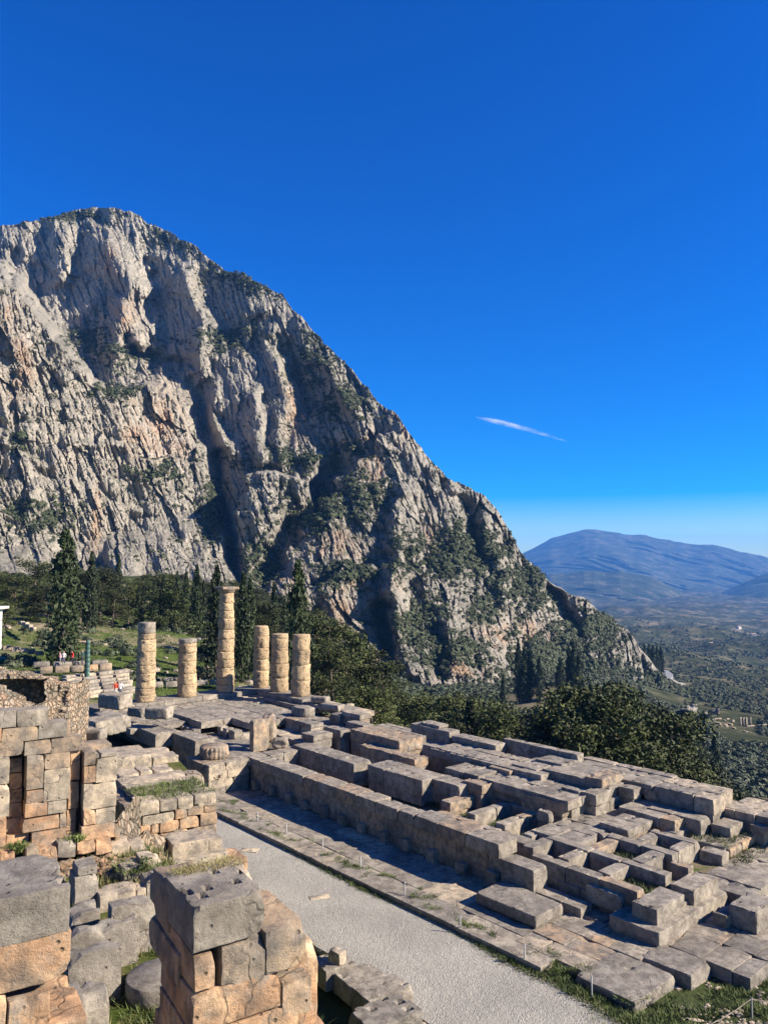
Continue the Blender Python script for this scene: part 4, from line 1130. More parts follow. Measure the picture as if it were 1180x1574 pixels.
slab_np('terrace', [RW(*p) for p in [(4, 30.7), (9.9, 30.7), (10.9, 32), (11.3, 36.5), (9, 40), (2, 40)]], -4, 2.55, TURF)

# slabs along the near edge of the path and the little white block
ks = [(13.2, 14.6, 23.2, 24.4), (12.9, 14.1, 24.45, 25.6), (13.2, 14.9, 22.0, 23.15), (12.4, 14.3, 20.6, 21.95), (12.2, 13.6, 25.0, 25.2)]
lab = ['dark flat slab beside the near edge of the path, under the small white block', 'dark flat slab behind the broken orange wall end, farthest along the path edge', 'dark flat slab with a cut hole, middle of the row by the path', 'dark flat slab at the bottom of the picture by the path']
for k in range(4):
    o = stone('kerb_slab', 'R', *ks[k][:2], *ks[k][2:], -3.1, -2.45 + .05 * k, GREY, None, res=.16, rough=.04, chip=.8, bev=.05, pits=.04, slope=(.02, -.03))
    tag(o, lab[k], 'stone slab', 'slabs beside the path')
x, y, _ = (float(c) for c in at(515, 1480, z=-2.5))
V, Fc = stone_mesh(.55, .35, .62, seed=777, res=.1, rough=.03, chip=.4)
o = link('white_block', mesh_np('white_block', V, np.array(Fc), CREAM)); o.location = (x - .25, y - .1, -2.6); o.rotation_euler = (0, 0, -.7)
tag(o, 'small upright white block on the near edge of the gravel path', 'stone block')
for k in range(26):     # low kerb of small stones
    u = k / 25; px = 525 + u * 140; py = 1484 + u * 100
    x, y, _ = (float(c) for c in at(px + rnd.uniform(-3, 3), py, z=-3.0))
    if k == 0: KB = empty('stone_kerb', (x, y, -3.2), 'thin broken line of small stones edging the near side of the path', 'kerb')
    boulder('kerb_stone', x, y, -3.22, rnd.uniform(.2, .34), rnd.uniform(.2, .4), rnd.uniform(.15, .26), CREAM if k % 3 else GREY, k + 40, par=KB, sub=1, rough=.3)

# round threshold stone in the hollow
X, Y = float(at(235, 1500, z=4.45)[0]), float(at(235, 1500, z=4.45)[1])
V, Fc = lathe_noise(.56, .56, .34, 123, seg=72, flute=0, worn=.006, edge=.02, rows=6)
o = link('round_slab', mesh_np('round_slab', V, np.array(Fc), GREY)); o.location = (X + .12, Y, 4.15)
tag(o, 'round grey disc-shaped stone half in shade in the grassy hollow', 'round stone')
# ------------------------------------------------------------------ foliage
def mat_leaf(name, dark, light, var=.25, rough=.7):
    t = NT(name, rough, .25)
    oi = t.n('ShaderNodeObjectInfo'); q = t.pos(); n = t.noise(q, .9, 3, .6)
    c = t.mix(t.ramp(n, [(.35, (0, 0, 0)), (.65, (1, 1, 1))]), dark, light)
    c = t.mix(1, c, t.ramp(oi.outputs['Random'], [(0, (1 - var,) * 3), (1, (1 + var, 1 + var, 1 + var * .6))]), 'MULTIPLY')
    return t.done(c)
PINE_L = mat_leaf('pine_needles', (.016, .023, .008), (.070, .080, .024), .5)
CYP_L = mat_leaf('cypress_leaves', (.018, .028, .012), (.042, .058, .022))
OLIVE_L = mat_leaf('olive_leaves', (.038, .048, .022), (.105, .115, .052), .4)
SHRUB_L = mat_leaf('scrub_leaves', (.022, .030, .014), (.060, .070, .030))
def mat_bark():
    t = NT('bark', .95, .1); n = t.noise(t.pos((1, 1, .3)), 6, 4, .7)
    return t.done(t.ramp(n, [(.3, (.06, .045, .035)), (.7, (.17, .135, .10))]), t.bump(n, .05, .8))
BARK = mat_bark()

def leaf_cloud(centers, radii, per, size, g, up=0.0, flat=1.0):
    """Small triangles spread through ellipsoid clumps; returns V, F."""
    n = len(centers) * per
    c = np.repeat(np.asarray(centers, float), per, 0); r = np.repeat(np.asarray(radii, float), per)
    d = g.normal(size=(n, 3)); d /= np.linalg.norm(d, axis=1, keepdims=True)
    rad = g.uniform(.45, 1.0, (n, 1)) ** .6
    p = c + d * rad * r[:, None] * np.array([1, 1, flat])
    a = g.normal(size=(n, 3)); a[:, 2] += up; a /= np.linalg.norm(a, axis=1, keepdims=True)
    b = np.cross(a, g.normal(size=(n, 3))); b /= np.linalg.norm(b, axis=1, keepdims=True) + 1e-9
    s = size * g.uniform(.6, 1.3, (n, 1))
    V = np.stack([p - a * s * .5 - b * s * .35, p - a * s * .4 + b * s * .35, p + a * s * .7], 1).reshape(-1, 3)
    return V, np.arange(n * 3).reshape(-1, 3)

def tube(pts, radii, seg=6):
    V = []; Fc = []
    for k, (p, r) in enumerate(zip(pts, radii)):
        p = Vector(p); d = (Vector(pts[min(k + 1, len(pts) - 1)]) - Vector(pts[max(k - 1, 0)])).normalized()
        u = d.orthogonal().normalized(); v = d.cross(u)
        for s in range(seg):
            a = 2 * math.pi * s / seg; V.append(tuple(p + (u * math.cos(a) + v * math.sin(a)) * r))
    for k in range(len(pts) - 1):
        for s in range(seg):
            Fc.append((k * seg + s, k * seg + (s + 1) % seg, (k + 1) * seg + (s + 1) % seg, (k + 1) * seg + s))
    return V, Fc
def join(parts):
    V = []; Fc = []
    for v, f in parts:
        o = len(V); V += list(v); Fc += [tuple(i + o for i in q) for q in f]
    return V, Fc

PINES = []
for k in range(7):
    g = np.random.default_rng(100 + k); H = 10.0
    lean = g.uniform(-.8, .8, 2)
    spine = [(0, 0, 0), (lean[0] * .2, lean[1] * .2, H * .3), (lean[0] * .6, lean[1] * .6, H * .6), (lean[0], lean[1], H * .92)]
    parts = [tube(spine, (.22, .17, .11, .03), 7)]
    cs = []; rs = []
    nl = 24 if k != 6 else 12
    for j in range(nl):
        h = H * (.24 + .72 * (j / nl)) if k < 4 else H * (.45 + .5 * (j / nl))
        t_ = h / H; lx = np.interp(t_, [0, .3, .6, 1], [s[0] for s in spine]); ly = np.interp(t_, [0, .3, .6, 1], [s[1] for s in spine])
        az_ = g.uniform(0, 6.28); L = (1 - max(0, t_ - .35) * 1.15) * g.uniform(1.6, 3.4)
        e = (lx + math.cos(az_) * L, ly + math.sin(az_) * L, h + L * g.uniform(.05, .4))
        parts.append(tube([(lx, ly, h - .3), e], (.07, .02), 4))
        for q in (.55, .8, 1.0, 1.12):
            cs.append((lx + (e[0] - lx) * q + g.normal() * .35, ly + (e[1] - ly) * q + g.normal() * .35, h + (e[2] - h) * q + g.normal() * .25)); rs.append(g.uniform(.4, 1.05))
    cs.append((lean[0], lean[1], H * .95)); rs.append(.8)
    V, Fc = leaf_cloud(cs, rs, 78, .19, g, .5, .7)
    tV, tF = join(parts)
    PINES.append((mesh_np('pine_crown', V, Fc, PINE_L, False), mesh_np('pine_trunk', tV, np.array(tF), BARK)))
CYPS = []
for k in range(4):
    g = np.random.default_rng(200 + k); H = 10.0
    n = 150; zz = g.uniform(.04, 1, n) ** .9 * H
    prof = np.interp(zz / H, [0, .08, .3, .6, .85, 1], [.35, .7, .85, .7, .38, .06]) * (1 + .12 * (k % 2))
    an = g.uniform(0, 6.28, n); rr = prof * g.uniform(.35, .95, n)
    cs = np.stack([np.cos(an) * rr, np.sin(an) * rr, zz], 1)
    V, Fc = leaf_cloud(cs, np.clip(prof * .5, .12, .42), 22, .26, g, 2.2, 1.9)
    tV, tF = tube([(0, 0, -.3), (0, 0, 1.2), (0, 0, 8)], (.16, .13, .03), 6)
    CYPS.append((mesh_np('cypress_crown', V, Fc, CYP_L, False), mesh_np('cypress_trunk', tV, np.array(tF), BARK)))
ROUND = []
for k in range(3):
    g = np.random.default_rng(300 + k)
    cs = g.normal(size=(34, 3)) * np.array([1.1, 1.1, .7]) + np.array([0, 0, 2.5]); rs = g.uniform(.5, .9, 34)
    V, Fc = leaf_cloud(cs, rs, 46, .26, g, .1, .85)
    tV, tF = join([tube([(0, 0, -.2), (.1, 0, 1.0), (.5, .3, 2.4)], (.2, .16, .05)), tube([(.1, 0, .9), (-.6, -.3, 2.3)], (.12, .04), 5)])
    ROUND.append((mesh_np('olive_crown', V, Fc, OLIVE_L, False), mesh_np('olive_trunk', tV, np.array(tF), BARK)))
def plant_tree(name, pair, x, y, z, sc, label, cat, group=None, sxy=1.0, rz=None, trunk=True):
    root = empty(name, (x, y, z), label, cat, group, rnd.uniform(0, 6.28) if rz is None else rz)
    root.scale = (sc * sxy, sc * sxy, sc)
    link('crown', pair[0], root)
    if trunk: link('trunk', pair[1], root)
    return root
def tree_at(name, pairs, px, ptop, pbase, D, label, cat, group=None, sxy=1.0, H=10.0, k=None):
    """A tree whose foot and tip were sighted at (px, pbase) and (px, ptop), distance D."""
    x, y, z0 = (float(c) for c in at(px, pbase, D=D)); z1 = float(at(px, ptop, D=D)[2])
    zt = float(terrain_z(x, y)); zb = min(z0, zt)
    h = z1 - zb
    return plant_tree(name, pairs[rnd.randrange(len(pairs)) if k is None else k], x, y, zb, h / H, label, cat, group, sxy)

CY = [  # px, tip, foot, distance, slimness, label
 (97, 822, 1008, 98, 1.35, 'largest cypress, dense and wide, behind the people on the left terrace'),
 (138, 856, 990, 135, .8, 'slim cypress rising behind the big one, right of it'),
 (181, 862, 960, 170, .7, 'slim pointed cypress against the pale cliff, left of the standing columns'),
 (212, 905, 990, 150, .8, 'cypress directly behind the left standing column'),
 (236, 900, 985, 150, .9, 'broad dark cypress just right of the left standing column'),
 (250, 893, 985, 160, .8, 'cypress in the row between the first and second standing columns, left one'),
 (271, 886, 985, 160, .7, 'cypress above the short second column, left of a pair'),
 (285, 888, 985, 165, .9, 'cypress above the short second column, right of a pair'),
 (301, 878, 1000, 150, .9, 'tallest slim cypress between the short column and the tallest column'),
 (312, 900, 1000, 155, .7, 'small slim cypress touching the tallest of its row, left of the tallest column'),
 (331, 880, 1050, 100, 1.1, 'dark ragged cypress just left of the tallest standing column'),
 (372, 890, 1050, 105, .9, 'dark cypress just right of the tallest standing column'),
 (383, 900, 1045, 110, .9, 'dark cypress between the tallest column and the worn column'),
 (457, 870, 1062, 92, .95, 'tall narrow black-green cypress behind the end column'),
 (420, 905, 1030, 140, .8, 'half-hidden cypress behind the smooth column'),
 (436, 930, 1030, 150, .8, 'low cypress tip between the two right columns'),
 (797, 985, 1050, 345, .8, 'solitary thin cypress under the orange cliff patches'),
 (806, 1000, 1065, 340, 1.2, 'leftmost cypress of the dark clump under the orange cliff'),
 (815, 1005, 1066, 340, 1.2, 'second cypress of the dark clump under the orange cliff'),
 (829, 1012, 1066, 338, 1.1, 'right cypress of the dark clump under the orange cliff'),
 (861, 1014, 1066, 338, 1.5, 'stout short cypress between the two dark groups under the cliff'),
 (874, 998, 1064, 340, .9, 'tall cypress at the left of the right-hand group under the cliff'),
 (882, 990, 1066, 338, .9, 'tallest cypress of the right-hand group under the cliff'),
 (890, 1005, 1066, 338, 1.0, 'right cypress of the right-hand group under the cliff'),
 (773, 1040, 1075, 300, .9, 'small lone cypress in the green clearing before the red-brown field'),
 (1078, 1106, 1170, 240, .75, 'slender cypress standing free in the valley, left of a pair'),
 (1099, 1128, 1190, 215, .95, 'darker cypress standing free in the valley, right of a pair'),
 (1072, 1130, 1168, 245, .7, 'short thin cypress touching the slender valley cypress'),
 (722, 1085, 1140, 95, 1.3, 'dark conical tree right behind the temple edge wall'),
 (700, 1095, 1140, 98, 1.1, 'dark conical tree next to the larger one behind the temple edge wall')]
for px, tp, ft, D, s, lab in CY:
    tree_at('cypress_tree', CYPS, px, tp - (8 if D < 200 else 3), ft, D, lab, 'cypress tree', 'cypresses around the ruins', s)
for k, (px, D) in enumerate([(990, 640), (997, 645), (1003, 640), (1009, 650), (1015, 655)]):
    tree_at('cypress_tree', CYPS, px, 990 + k, 1015, D, 'one of the tiny dark cypresses in a row above the road bend', 'cypress tree', 'row of tiny cypresses above the road bend', 1.1)

PN = [  # px, tip, foot, D, width, label
 (20, 885, 965, 150, 1.2, 'wide pine at the left edge below the cliff'), (52, 862, 965, 165, 1.2, 'tall pine between the left edge and the big cypress'),
 (-20, 880, 965, 150, 1.3, 'pine cut by the left edge of the picture'), (75, 900, 975, 130, 1.1, 'pine tucked behind the big cypress on its left side'),
 (122, 880, 975, 140, 1.2, 'pine tucked behind the big cypress on its right side'), (152, 872, 972, 150, 1.2, 'broad pine right of the big cypress'),
 (172, 905, 975, 145, 1.1, 'low pine below the slim pointed cypress'), (196, 900, 975, 160, 1.1, 'pine left of the left standing column'),
 (240, 880, 985, 175, 1.3, 'broad pine crown above the gap between the first two columns'), (262, 905, 1000, 150, 1.2, 'pine behind the row of cypresses'),
 (40, 925, 985, 130, 1.2, 'low pine at the left over the terraces'), (5, 930, 985, 120, 1.1, 'low pine behind the white marble corner'),
 (400, 925, 1030, 130, 1.2, 'pine between the worn column and the smooth column'), (350, 930, 1040, 125, 1.1, 'pine behind the tallest column'),
 (497, 950, 1062, 110, 1.1, 'pine with bare leaning trunk right of the end column'), (525, 965, 1075, 112, 1.1, 'pine on the green slope, second right of the end column'),
 (513, 990, 1080, 96, 1.0, 'smaller pine low on the green slope'), (550, 1000, 1100, 115, 1.2, 'pine at the foot of the green slope'),
 (580, 1020, 1110, 110, 1.2, 'pine where the belt of trees starts'), (480, 935, 1050, 125, 1.0, 'pine behind the end column'),
 (540, 985, 1085, 140, 1.1, 'pine in the shade under the rock pinnacle')]
for px, tp, ft, D, s, lab in PN:
    tree_at('pine_tree', PINES[:6], px, tp, ft, D, lab, 'pine tree', 'pines around the ruins', s * 1.15)
for k in range(72):
    px = -70 + 560 * ((k * .618034 + .11) % 1.0); D = rnd.uniform(185, 335)
    top = line(px, [(-70, 880), (0, 893), (60, 876), (120, 888), (200, 886), (300, 884), (400, 902), (490, 945)]) + rnd.uniform(-5, 18)
    x, y, z1 = (float(c) for c in at(px, float(top), D=D)); zt = float(terrain_z(x, y)) - .3
    h = min(max(z1 - zt, 5), 15)
    plant_tree('pine_tree', PINES[rnd.randrange(6)], x, y, zt, h / 10, 'dark pine in the wood at the foot of the cliff, behind the columns', 'pine tree', 'pines in the wood below the cliff', rnd.uniform(1.4, 2.0))
# belt of pines beyond the temple
belt = []
for k in range(58):
    px = 575 + 540 * ((k * .618034) % 1.0)
    D = rnd.uniform(70, 200)
    top = line(px, [(560, 1035), (620, 1050), (680, 1062), (740, 1068), (800, 1085), (850, 1075), (905, 1058), (960, 1062), (1000, 1085), (1040, 1120), (1080, 1160), (1120, 1185)]) + rnd.uniform(-4, 34) * (1 if D > 100 else 1.4)
    belt.append((px, float(top), D))
belt += [(905, 1062, 140), (930, 1060, 150), (955, 1066, 140), (880, 1072, 120), (975, 1082, 130), (915, 1082, 110), (948, 1092, 105), (985, 1102, 110), (1010, 1118, 115)]
for px, top, D in belt:
    x, y, z1 = (float(c) for c in at(px, top, D=D)); zt = float(terrain_z(x, y)) - .3
    h = min(max(z1 - zt, 4), 17)
    plant_tree('pine_tree', PINES[rnd.randrange(7)], x, y, zt if z1 - zt <= 17 else z1 - 17, h / 10, 'dark green pine in the dense belt of trees behind the temple', 'pine tree', 'pines in the belt behind the temple', rnd.uniform(.95, 1.35))
for k in range(30):
    px = 600 + 500 * ((k * .618034 + .3) % 1.0); D = rnd.uniform(80, 230)
    x, y, _ = (float(c) for c in at(px, 1100, D=D)); zt = float(terrain_z(x, y))
    plant_tree('olive_tree', ROUND[k % 3], x, y, zt - .2, rnd.uniform(1.6, 2.7), 'grey-green round-crowned tree among the pines behind the temple', 'olive tree', 'round trees among the pines', rnd.uniform(.9, 1.2))
for k, (px, py, D, s, lab) in enumerate([(490, 1052, 85, .7, 'small yellowish bush on the green slope beside the temple'), (560, 1100, 84, 1.3, 'grey-green round tree by the temple edge below the green slope'), (590, 1108, 80, 1.1, 'bare-twigged grey bush next to the round tree'),
      (247, 1010, 130, 1.0, 'grey leafless bush on the green bank left of the short column'), (290, 975, 150, 1.2, 'bright green bush under the cypresses'), (305, 1050, 95, .8, 'brownish bush right of the short column')]):
    x, y, z = (float(c) for c in at(px, py, D=D)); zt = float(terrain_z(x, y))
    plant_tree('bush', ROUND[k % 3], x, y, min(z, zt) - .6 * s, s, lab, 'bush')

# ------------------------------------------------------------------ scrub on the cliffs, olive groves in the valley (countless)
def blob_field(name, P, Sz, mat, g, tris=26, qf=(.35, .7)):
    n = len(P)
    per = tris
    c = np.repeat(P, per, 0); s = np.repeat(Sz, per)[:, None]
    d = g.normal(size=(n * per, 3)); d /= np.linalg.norm(d, axis=1, keepdims=True); d[:, 2] = np.abs(d[:, 2]) * .9
    p = c + d * s * g.uniform(.55, 1.0, (n * per, 1)) * np.array([1, 1, .85])
    a = np.cross(d, g.normal(size=d.shape)); a /= np.linalg.norm(a, axis=1, keepdims=True) + 1e-9
    b = np.cross(d, a) + d * g.uniform(-.5, .5, (n * per, 1))
    q = s * g.uniform(qf[0], qf[1], (n * per, 1))
    V = np.stack([p - a * q * .6 - b * q * .4, p + a * q * .6 - b * q * .4, p + b * q * .8], 1).reshape(-1, 3)
    me = mesh_np(name, V, np.arange(len(V)).reshape(-1, 3), mat, False)
    return tag(link(name, me), kind='stuff')
g = np.random.default_rng(5)
prob = (MCOV ** 1.2) * sstep(-.1, .35, MUP) * (.2 + 1.4 * MSCR) + .04
prob = prob * (MV[..., 1] / 500) ** 1.0 * (1 - .7 * MORG)
prob = np.nan_to_num(prob); prob[:6] = 0; prob = np.clip(prob, 0, None)
flat = (prob / prob.sum()).ravel()
pick = g.choice(len(flat), 11500, replace=False, p=flat)
P = MV.reshape(-1, 3)[pick]
blob_field('scrub', P, g.uniform(.7, 2.4, len(P)) * (.7 + 1.1 * MSCR.ravel()[pick] + .6 * (g.random(len(P)) > .93)), SHRUB_L, g, 34, (.26, .5))

def scatter_valley():
    g = np.random.default_rng(11)
    n = 30000
    px = g.uniform(560, 1320, n); D = np.exp(g.uniform(math.log(170), math.log(2600), n))
    x = (px - 590) / F * D; y = D
    dens = fbm(x / 60, y / 60, 77, 3) + .35 * fbm(x / 18, y / 18, 78, 2)
    ok = dens > -.22 + .25 * (D < 300)
    ok &= ~((D < 330) & (px < 1000) & (g.random(n) < .5))
    # clearings: the ruins in the valley, the bare field
    ok &= ~(np.hypot((px - 1122) / 36, (D - 440) / 70) < 1); ok &= ~(np.hypot((px - 850) / 80, (D - 345) / 30) < 1)
    x, y, D, px = x[ok], y[ok], D[ok], px[ok]
    z = terrain_z(x, y)
    s = g.uniform(1.4, 3.0, len(x)) * np.clip(D / 700, 1, 1.7)
    blob_field('olive_grove', np.stack([x, y, z + s * .15], 1)[D < 900], s[D < 900], OLIVE_F, g, 48, (.22, .46))
    blob_field('far_olive_grove', np.stack([x, y, z], 1)[D >= 900], s[D >= 900], OLIVE_F, g, 12)
OLIVE_F = mat_leaf('olive_grove_leaves', (.030, .040, .022), (.085, .098, .055))
scatter_valley()
g = np.random.default_rng(12); n = 2600; px = g.uniform(-60, 620, n); D = g.uniform(92, 330, n); x = (px - 590) / F * D
kp = (fbm(x / 16, D / 16, 55, 3) > .0); x, D = x[kp], D[kp]
blob_field('undergrowth', np.stack([x, D, terrain_z(x, D) + .1], 1), g.uniform(.4, 1.5, len(x)), OLIVE_F, g, 110, (.14, .30))

# ------------------------------------------------------------------ left hillside: rocks, terraces, altar steps, marble corner, bronze column
k = 0
RK = empty('rock_scatter', (*RW(-12, 100), 0)); tag(RK, kind='stuff')
g = np.random.default_rng(21)
parts = []
for k in range(420):
    px = g.uniform(-40, 560); D = g.uniform(84, 230); 
    if px > 440 and D < 110: continue
    x = (px - 590) / F * D; z = float(terrain_z(x, D)); s = g.uniform(.25, .9) * (1.4 if g.random() > .85 else 1)
    if fbm(x / 14, D / 14, 31, 2) < -.1: continue
    bm = bmesh.new(); bmesh.ops.create_icosphere(bm, subdivisions=1, radius=1)
    V = []
    for v in bm.verts:
        p = v.co * (1 + .35 * mno.noise(v.co * 1.3 + Vector((k, 0, 0)))); V.append((x + p.x * s, D + p.y * s * .8, z + p.z * s * .55 + .1))
    parts.append((V, [tuple(q.index for q in f.verts) for f in bm.faces])); bm.free()
V, Fc = join(parts)
bpy.data.objects.remove(RK)
tag(link('hillside_rubble', mesh_np('hillside_rubble', V, np.array(Fc), CREAM, False)), kind='stuff')
# terrace walls of pale blocks on the left bank
def px_wall(name, lab, p0, p1, D0, D1, h, mats, L=1.3, th=.6, cat='wall', courses=1):
    x0, y0, z0 = (float(c) for c in at(*p0, D=D0)); x1, y1, z1 = (float(c) for c in at(*p1, D=D1))
    root = empty(name, (x0, y0, min(z0, z1)), lab, cat)
    d = Vector((x1 - x0, y1 - y0)); n = max(1, int(d.length / L)); ang = math.atan2(d.y, d.x)
    for c in range(courses):
        for k in range(n):
            u = (k + .5 * (c % 2)) / n
            if u > .999: continue
            l = d.length / n * rnd.uniform(.8, .98)
            V, Fc = stone_mesh(l, th * rnd.uniform(.8, 1.2), h * rnd.uniform(.85, 1.1), seed=900 + k + c * 50, res=.6, rough=.04, chip=.4)
            o = link('stone_block', mesh_np('stone_block', V, np.array(Fc), rnd.choice(mats)), root)
            o.location = (d.x * u, d.y * u, (z0 + (z1 - z0) * u) - root.location.z + c * h); o.rotation_euler = (0, 0, ang)
    return root
# altar steps (stone benches) between the people and the first column
for k in range(7):
    px_wall('altar_step', ['lowest step of the grey stepped altar left of the first column', 'second step up of the grey stepped altar', 'third step up of the grey stepped altar', 'fourth step up of the grey stepped altar', 'fifth step up of the grey stepped altar', 'sixth step up of the grey stepped altar', 'top step of the grey stepped altar, beneath the terrace with people'][k],
            (108 - k * 1.0, 1080 - k * 6.0), (212 - k * 2, 1066 - k * 5.0), 79 + k * 1.5, 86 + k * 1.5, .42, [GREY, GREY, CREAM], 1.8, .9, 'stone step')
px_wall('terrace_wall', 'tan terrace wall with the people above it, behind the stepped altar', (62, 1036), (176, 1030), 91, 95, .75, [ORANGE, MIXED, MIXED], 1.6, .8)
px_wall('terrace_wall', 'grey top course of the terrace under the standing people', (52, 1026), (172, 1022), 93, 97, .5, [GREY], 2.2, 1.5)
px_wall('stone_row', 'row of pale blocks on the bank behind the first and second columns', (235, 1050), (330, 1046), 96, 100, .5, [CREAM, GREY], 1.3)
px_wall('stone_row', 'low grey block row behind the second and tallest columns', (232, 1058), (345, 1052), 90, 94, .6, [GREY], 1.5)
px_wall('stone_row', 'pale tumbled stones on the bank left of the big cypress', (5, 1000), (70, 1010), 96, 99, .6, [CREAM, CREAM, MIXED], .9, .8)
px_wall('stone_row', 'upper pale stones on the green bank below the pines', (28, 960), (52, 972), 120, 116, .6, [CREAM], 1.2)
px_wall('terrace_bank', 'low orange earth-coloured wall on the bank right of the big cypress', (118, 1002), (190, 1010), 118, 122, 1.5, [ORANGE, CREAM], 2.0, 1.0)

def mat_simple(name, col, rough=.6, metal=0, scale=3, var=.25):
    t = NT(name, rough, .3); n = t.noise(t.pos(), scale, 4, .6)
    t.b.inputs['Metallic'].default_value = metal
    return t.done(t.ramp(n, [(.3, tuple(c * (1 - var) for c in col)), (.7, tuple(c * (1 + var) for c in col))]), t.bump(n, .01, .5))
BRONZE = mat_simple('green_bronze', (.055, .11, .09), .55, .3)
x, y, z = (float(c) for c in at(134, 1041, D=89))
V = []; Fc = []
hz = float(at(134, 984, D=89)[2]) - z
rows, seg = 60, 24
for i in range(rows):
    for s in range(seg):
        a = 2 * math.pi * s / seg; r = .27 - .05 * i / rows + .05 * math.cos(3 * a - i * .9)
        V.append((r * math.cos(a), r * math.sin(a), hz * i / (rows - 1)))
for i in range(rows - 1):
    for s in range(seg): Fc.append((i * seg + s, i * seg + (s + 1) % seg, (i + 1) * seg + (s + 1) % seg, (i + 1) * seg + s))
c = len(V); V.append((0, 0, hz + .03))
for s in range(0, seg, 2): Fc.append(((rows - 1) * seg + s, (rows - 1) * seg + s + 1, (rows - 1) * seg + (s + 2) % seg, c))
root = empty('serpent_column', (x, y, z), 'thin green bronze column of twisted coils before the stepped altar', 'bronze column')
link('shaft', mesh_np('shaft', V, np.array(Fc), BRONZE), root)
V, Fc = lathe_noise(.62, .6, .35, 333, seg=24, flute=0, rows=5); o = link('base', mesh_np('base', V, np.array(Fc), GREY), root); o.location = (0, 0, -.33)

MARBLE = mat_simple('white_marble', (.62, .58, .50), .5, 0, 2, .15)
x, y, z = (float(c) for c in at(-38, 1000, D=58))
mt = empty('marble_monument', (x, y, z), 'corner of a white marble pier with a flat projecting cap at the left edge', 'monument')
zt = float(at(0, 930, D=58)[2]) - z
cc = 0; zz = 0
while zz < zt - .6:
    h = .42
    for q in range(2):
        V, Fc = stone_mesh(.68, 1.2, h - .01, seed=1200 + cc, res=.4, rough=.006, chip=.1, bev=.01)
        o = link('marble_block', mesh_np('marble_block', V, np.array(Fc), MARBLE), mt); o.location = (q * .69, 0, zz)
        cc += 1
    zz += h
V, Fc = stone_mesh(1.85, 1.7, .18, seed=1300, res=.5, rough=.006, chip=.2, bev=.01)
o = link('cap_slab', mesh_np('cap_slab', V, np.array(Fc), MARBLE), mt); o.location = (-.1, -.25, zz + .12)
V, Fc = stone_mesh(1.5, 1.3, .12, seed=1301, res=.5, rough=.006, chip=.2, bev=.01)
o = link('moulding', mesh_np('moulding', V, np.array(Fc), MARBLE), mt); o.location = (0, -.05, zz)

# ragged rubble wall with a dark hollow, behind the buttressed wall
def rubble_mass(name, outline, D0, D1, depth, mat, lab, seed, res=(90, 34), hollow=None):
    """outline: (px, top, bottom) across; a thick lumpy wall."""
    nu, nv = res
    us = np.linspace(0, 1, nu)
    pxs = np.interp(us, np.linspace(0, 1, len(outline)), [o[0] for o in outline])
    tp = np.interp(us, np.linspace(0, 1, len(outline)), [o[1] for o in outline]) + fbm(us * 14, us * 0, seed, 3) * 3
    bt = np.interp(us, np.linspace(0, 1, len(outline)), [o[2] for o in outline])
    Ds = D0 + (D1 - D0) * us
    vs = np.linspace(0, 1, nv)[:, None]
    PX = np.broadcast_to(pxs, (nv, nu)); PY = bt + (tp - bt) * vs
    Dd = Ds + vs * .5
    x, y, z = at(PX, PY, D=Dd)
    lump = ridged(x * 1.6, z * 1.6, seed, 3) * .16 + fbm(x * .6, z * .6, seed + 3, 2) * .3
    y = y - lump
    if hollow: y = y + hollow[4] * sstep(0, 8, PX - hollow[0]) * sstep(0, 8, hollow[1] - PX) * sstep(0, 7, PY - hollow[2]) * sstep(0, 12, hollow[3] - PY)
    rows = [np.stack([x, y, z], -1)]
    b = rows[0][-1].copy(); b2 = b.copy(); b2[:, 1] += depth; b2[:, 2] -= .1
    bm_ = (b + b2) / 2; bm_[:, 2] += .12
    rows += [bm_[None], b2[None]]
    b3 = b2.copy(); b3[:, 2] -= 3.5; rows.append(b3[None])
    f = rows[0][0:1].copy(); f[..., 2] -= 1.0; rows.insert(0, f)
    V = np.concatenate(rows, 0)
    # close the ends by folding them back
    for e in (0, -1):
        V[:, e, 1] += depth * .9
    me = mesh_np(name, V.reshape(-1, 3), grid_faces(*V.shape[:2]), mat)
    return tag(link(name, me), lab, 'wall')
def mat_rubble():
    t = NT('mortared_rubble', .95, .1); q = t.pos()
    v = t.voro(q, 3.6); e = t.voro(q, 3.6, 'DISTANCE_TO_EDGE'); n = t.noise(q, 1.0, 5, .7); f = t.noise(q, 12, 4, .7)
    c = t.ramp(v.outputs['Color'], [(.1, (.25, .165, .105)), (.4, (.34, .255, .175)), (.9, (.20, .17, .135))])
    c = t.mix(t.ramp(n, [(.45, (0, 0, 0)), (.7, (1, 1, 1))]), c, (.12, .11, .08))
    c = t.mix(t.ramp(e.outputs['Distance'], [(.0, (.8, .8, .8)), (.05, (0, 0, 0))]), c, (.15, .12, .09))
    c = t.mix(.5, c, t.ramp(f, [(.3, (.3, .3, .3)), (.7, (.8, .8, .8))]), 'OVERLAY')
    b = t.bump(t.ramp(e.outputs['Distance'], [(0, (0, 0, 0)), (.14, (1, 1, 1))]), .12, 1); b = t.bump(f, .05, .8, b)
    return t.done(c, b)
RUB = mat_rubble()
rubble_mass('rubble_wall', [(-30, 1034, 1085), (0, 1034, 1060), (20, 1036, 1065), (45, 1040, 1070), (70, 1048, 1085), (85, 1052, 1110), (105, 1056, 1125)], 41, 42.5, 1.6, RUB, 'ragged orange-brown rubble wall with a dark hollow behind the buttressed wall', 61, (140, 60), (-12, 70, 1043, 1130, 2.6))
rubble_mass('rubble_mound', [(-40, 1066, 1100), (-5, 1066, 1100), (12, 1072, 1100), (25, 1085, 1100), (38, 1092, 1104)], 30, 30.5, 1.4, RUB, 'pale mortared rubble mound on top of the buttressed wall, left edge', 64, (60, 20))
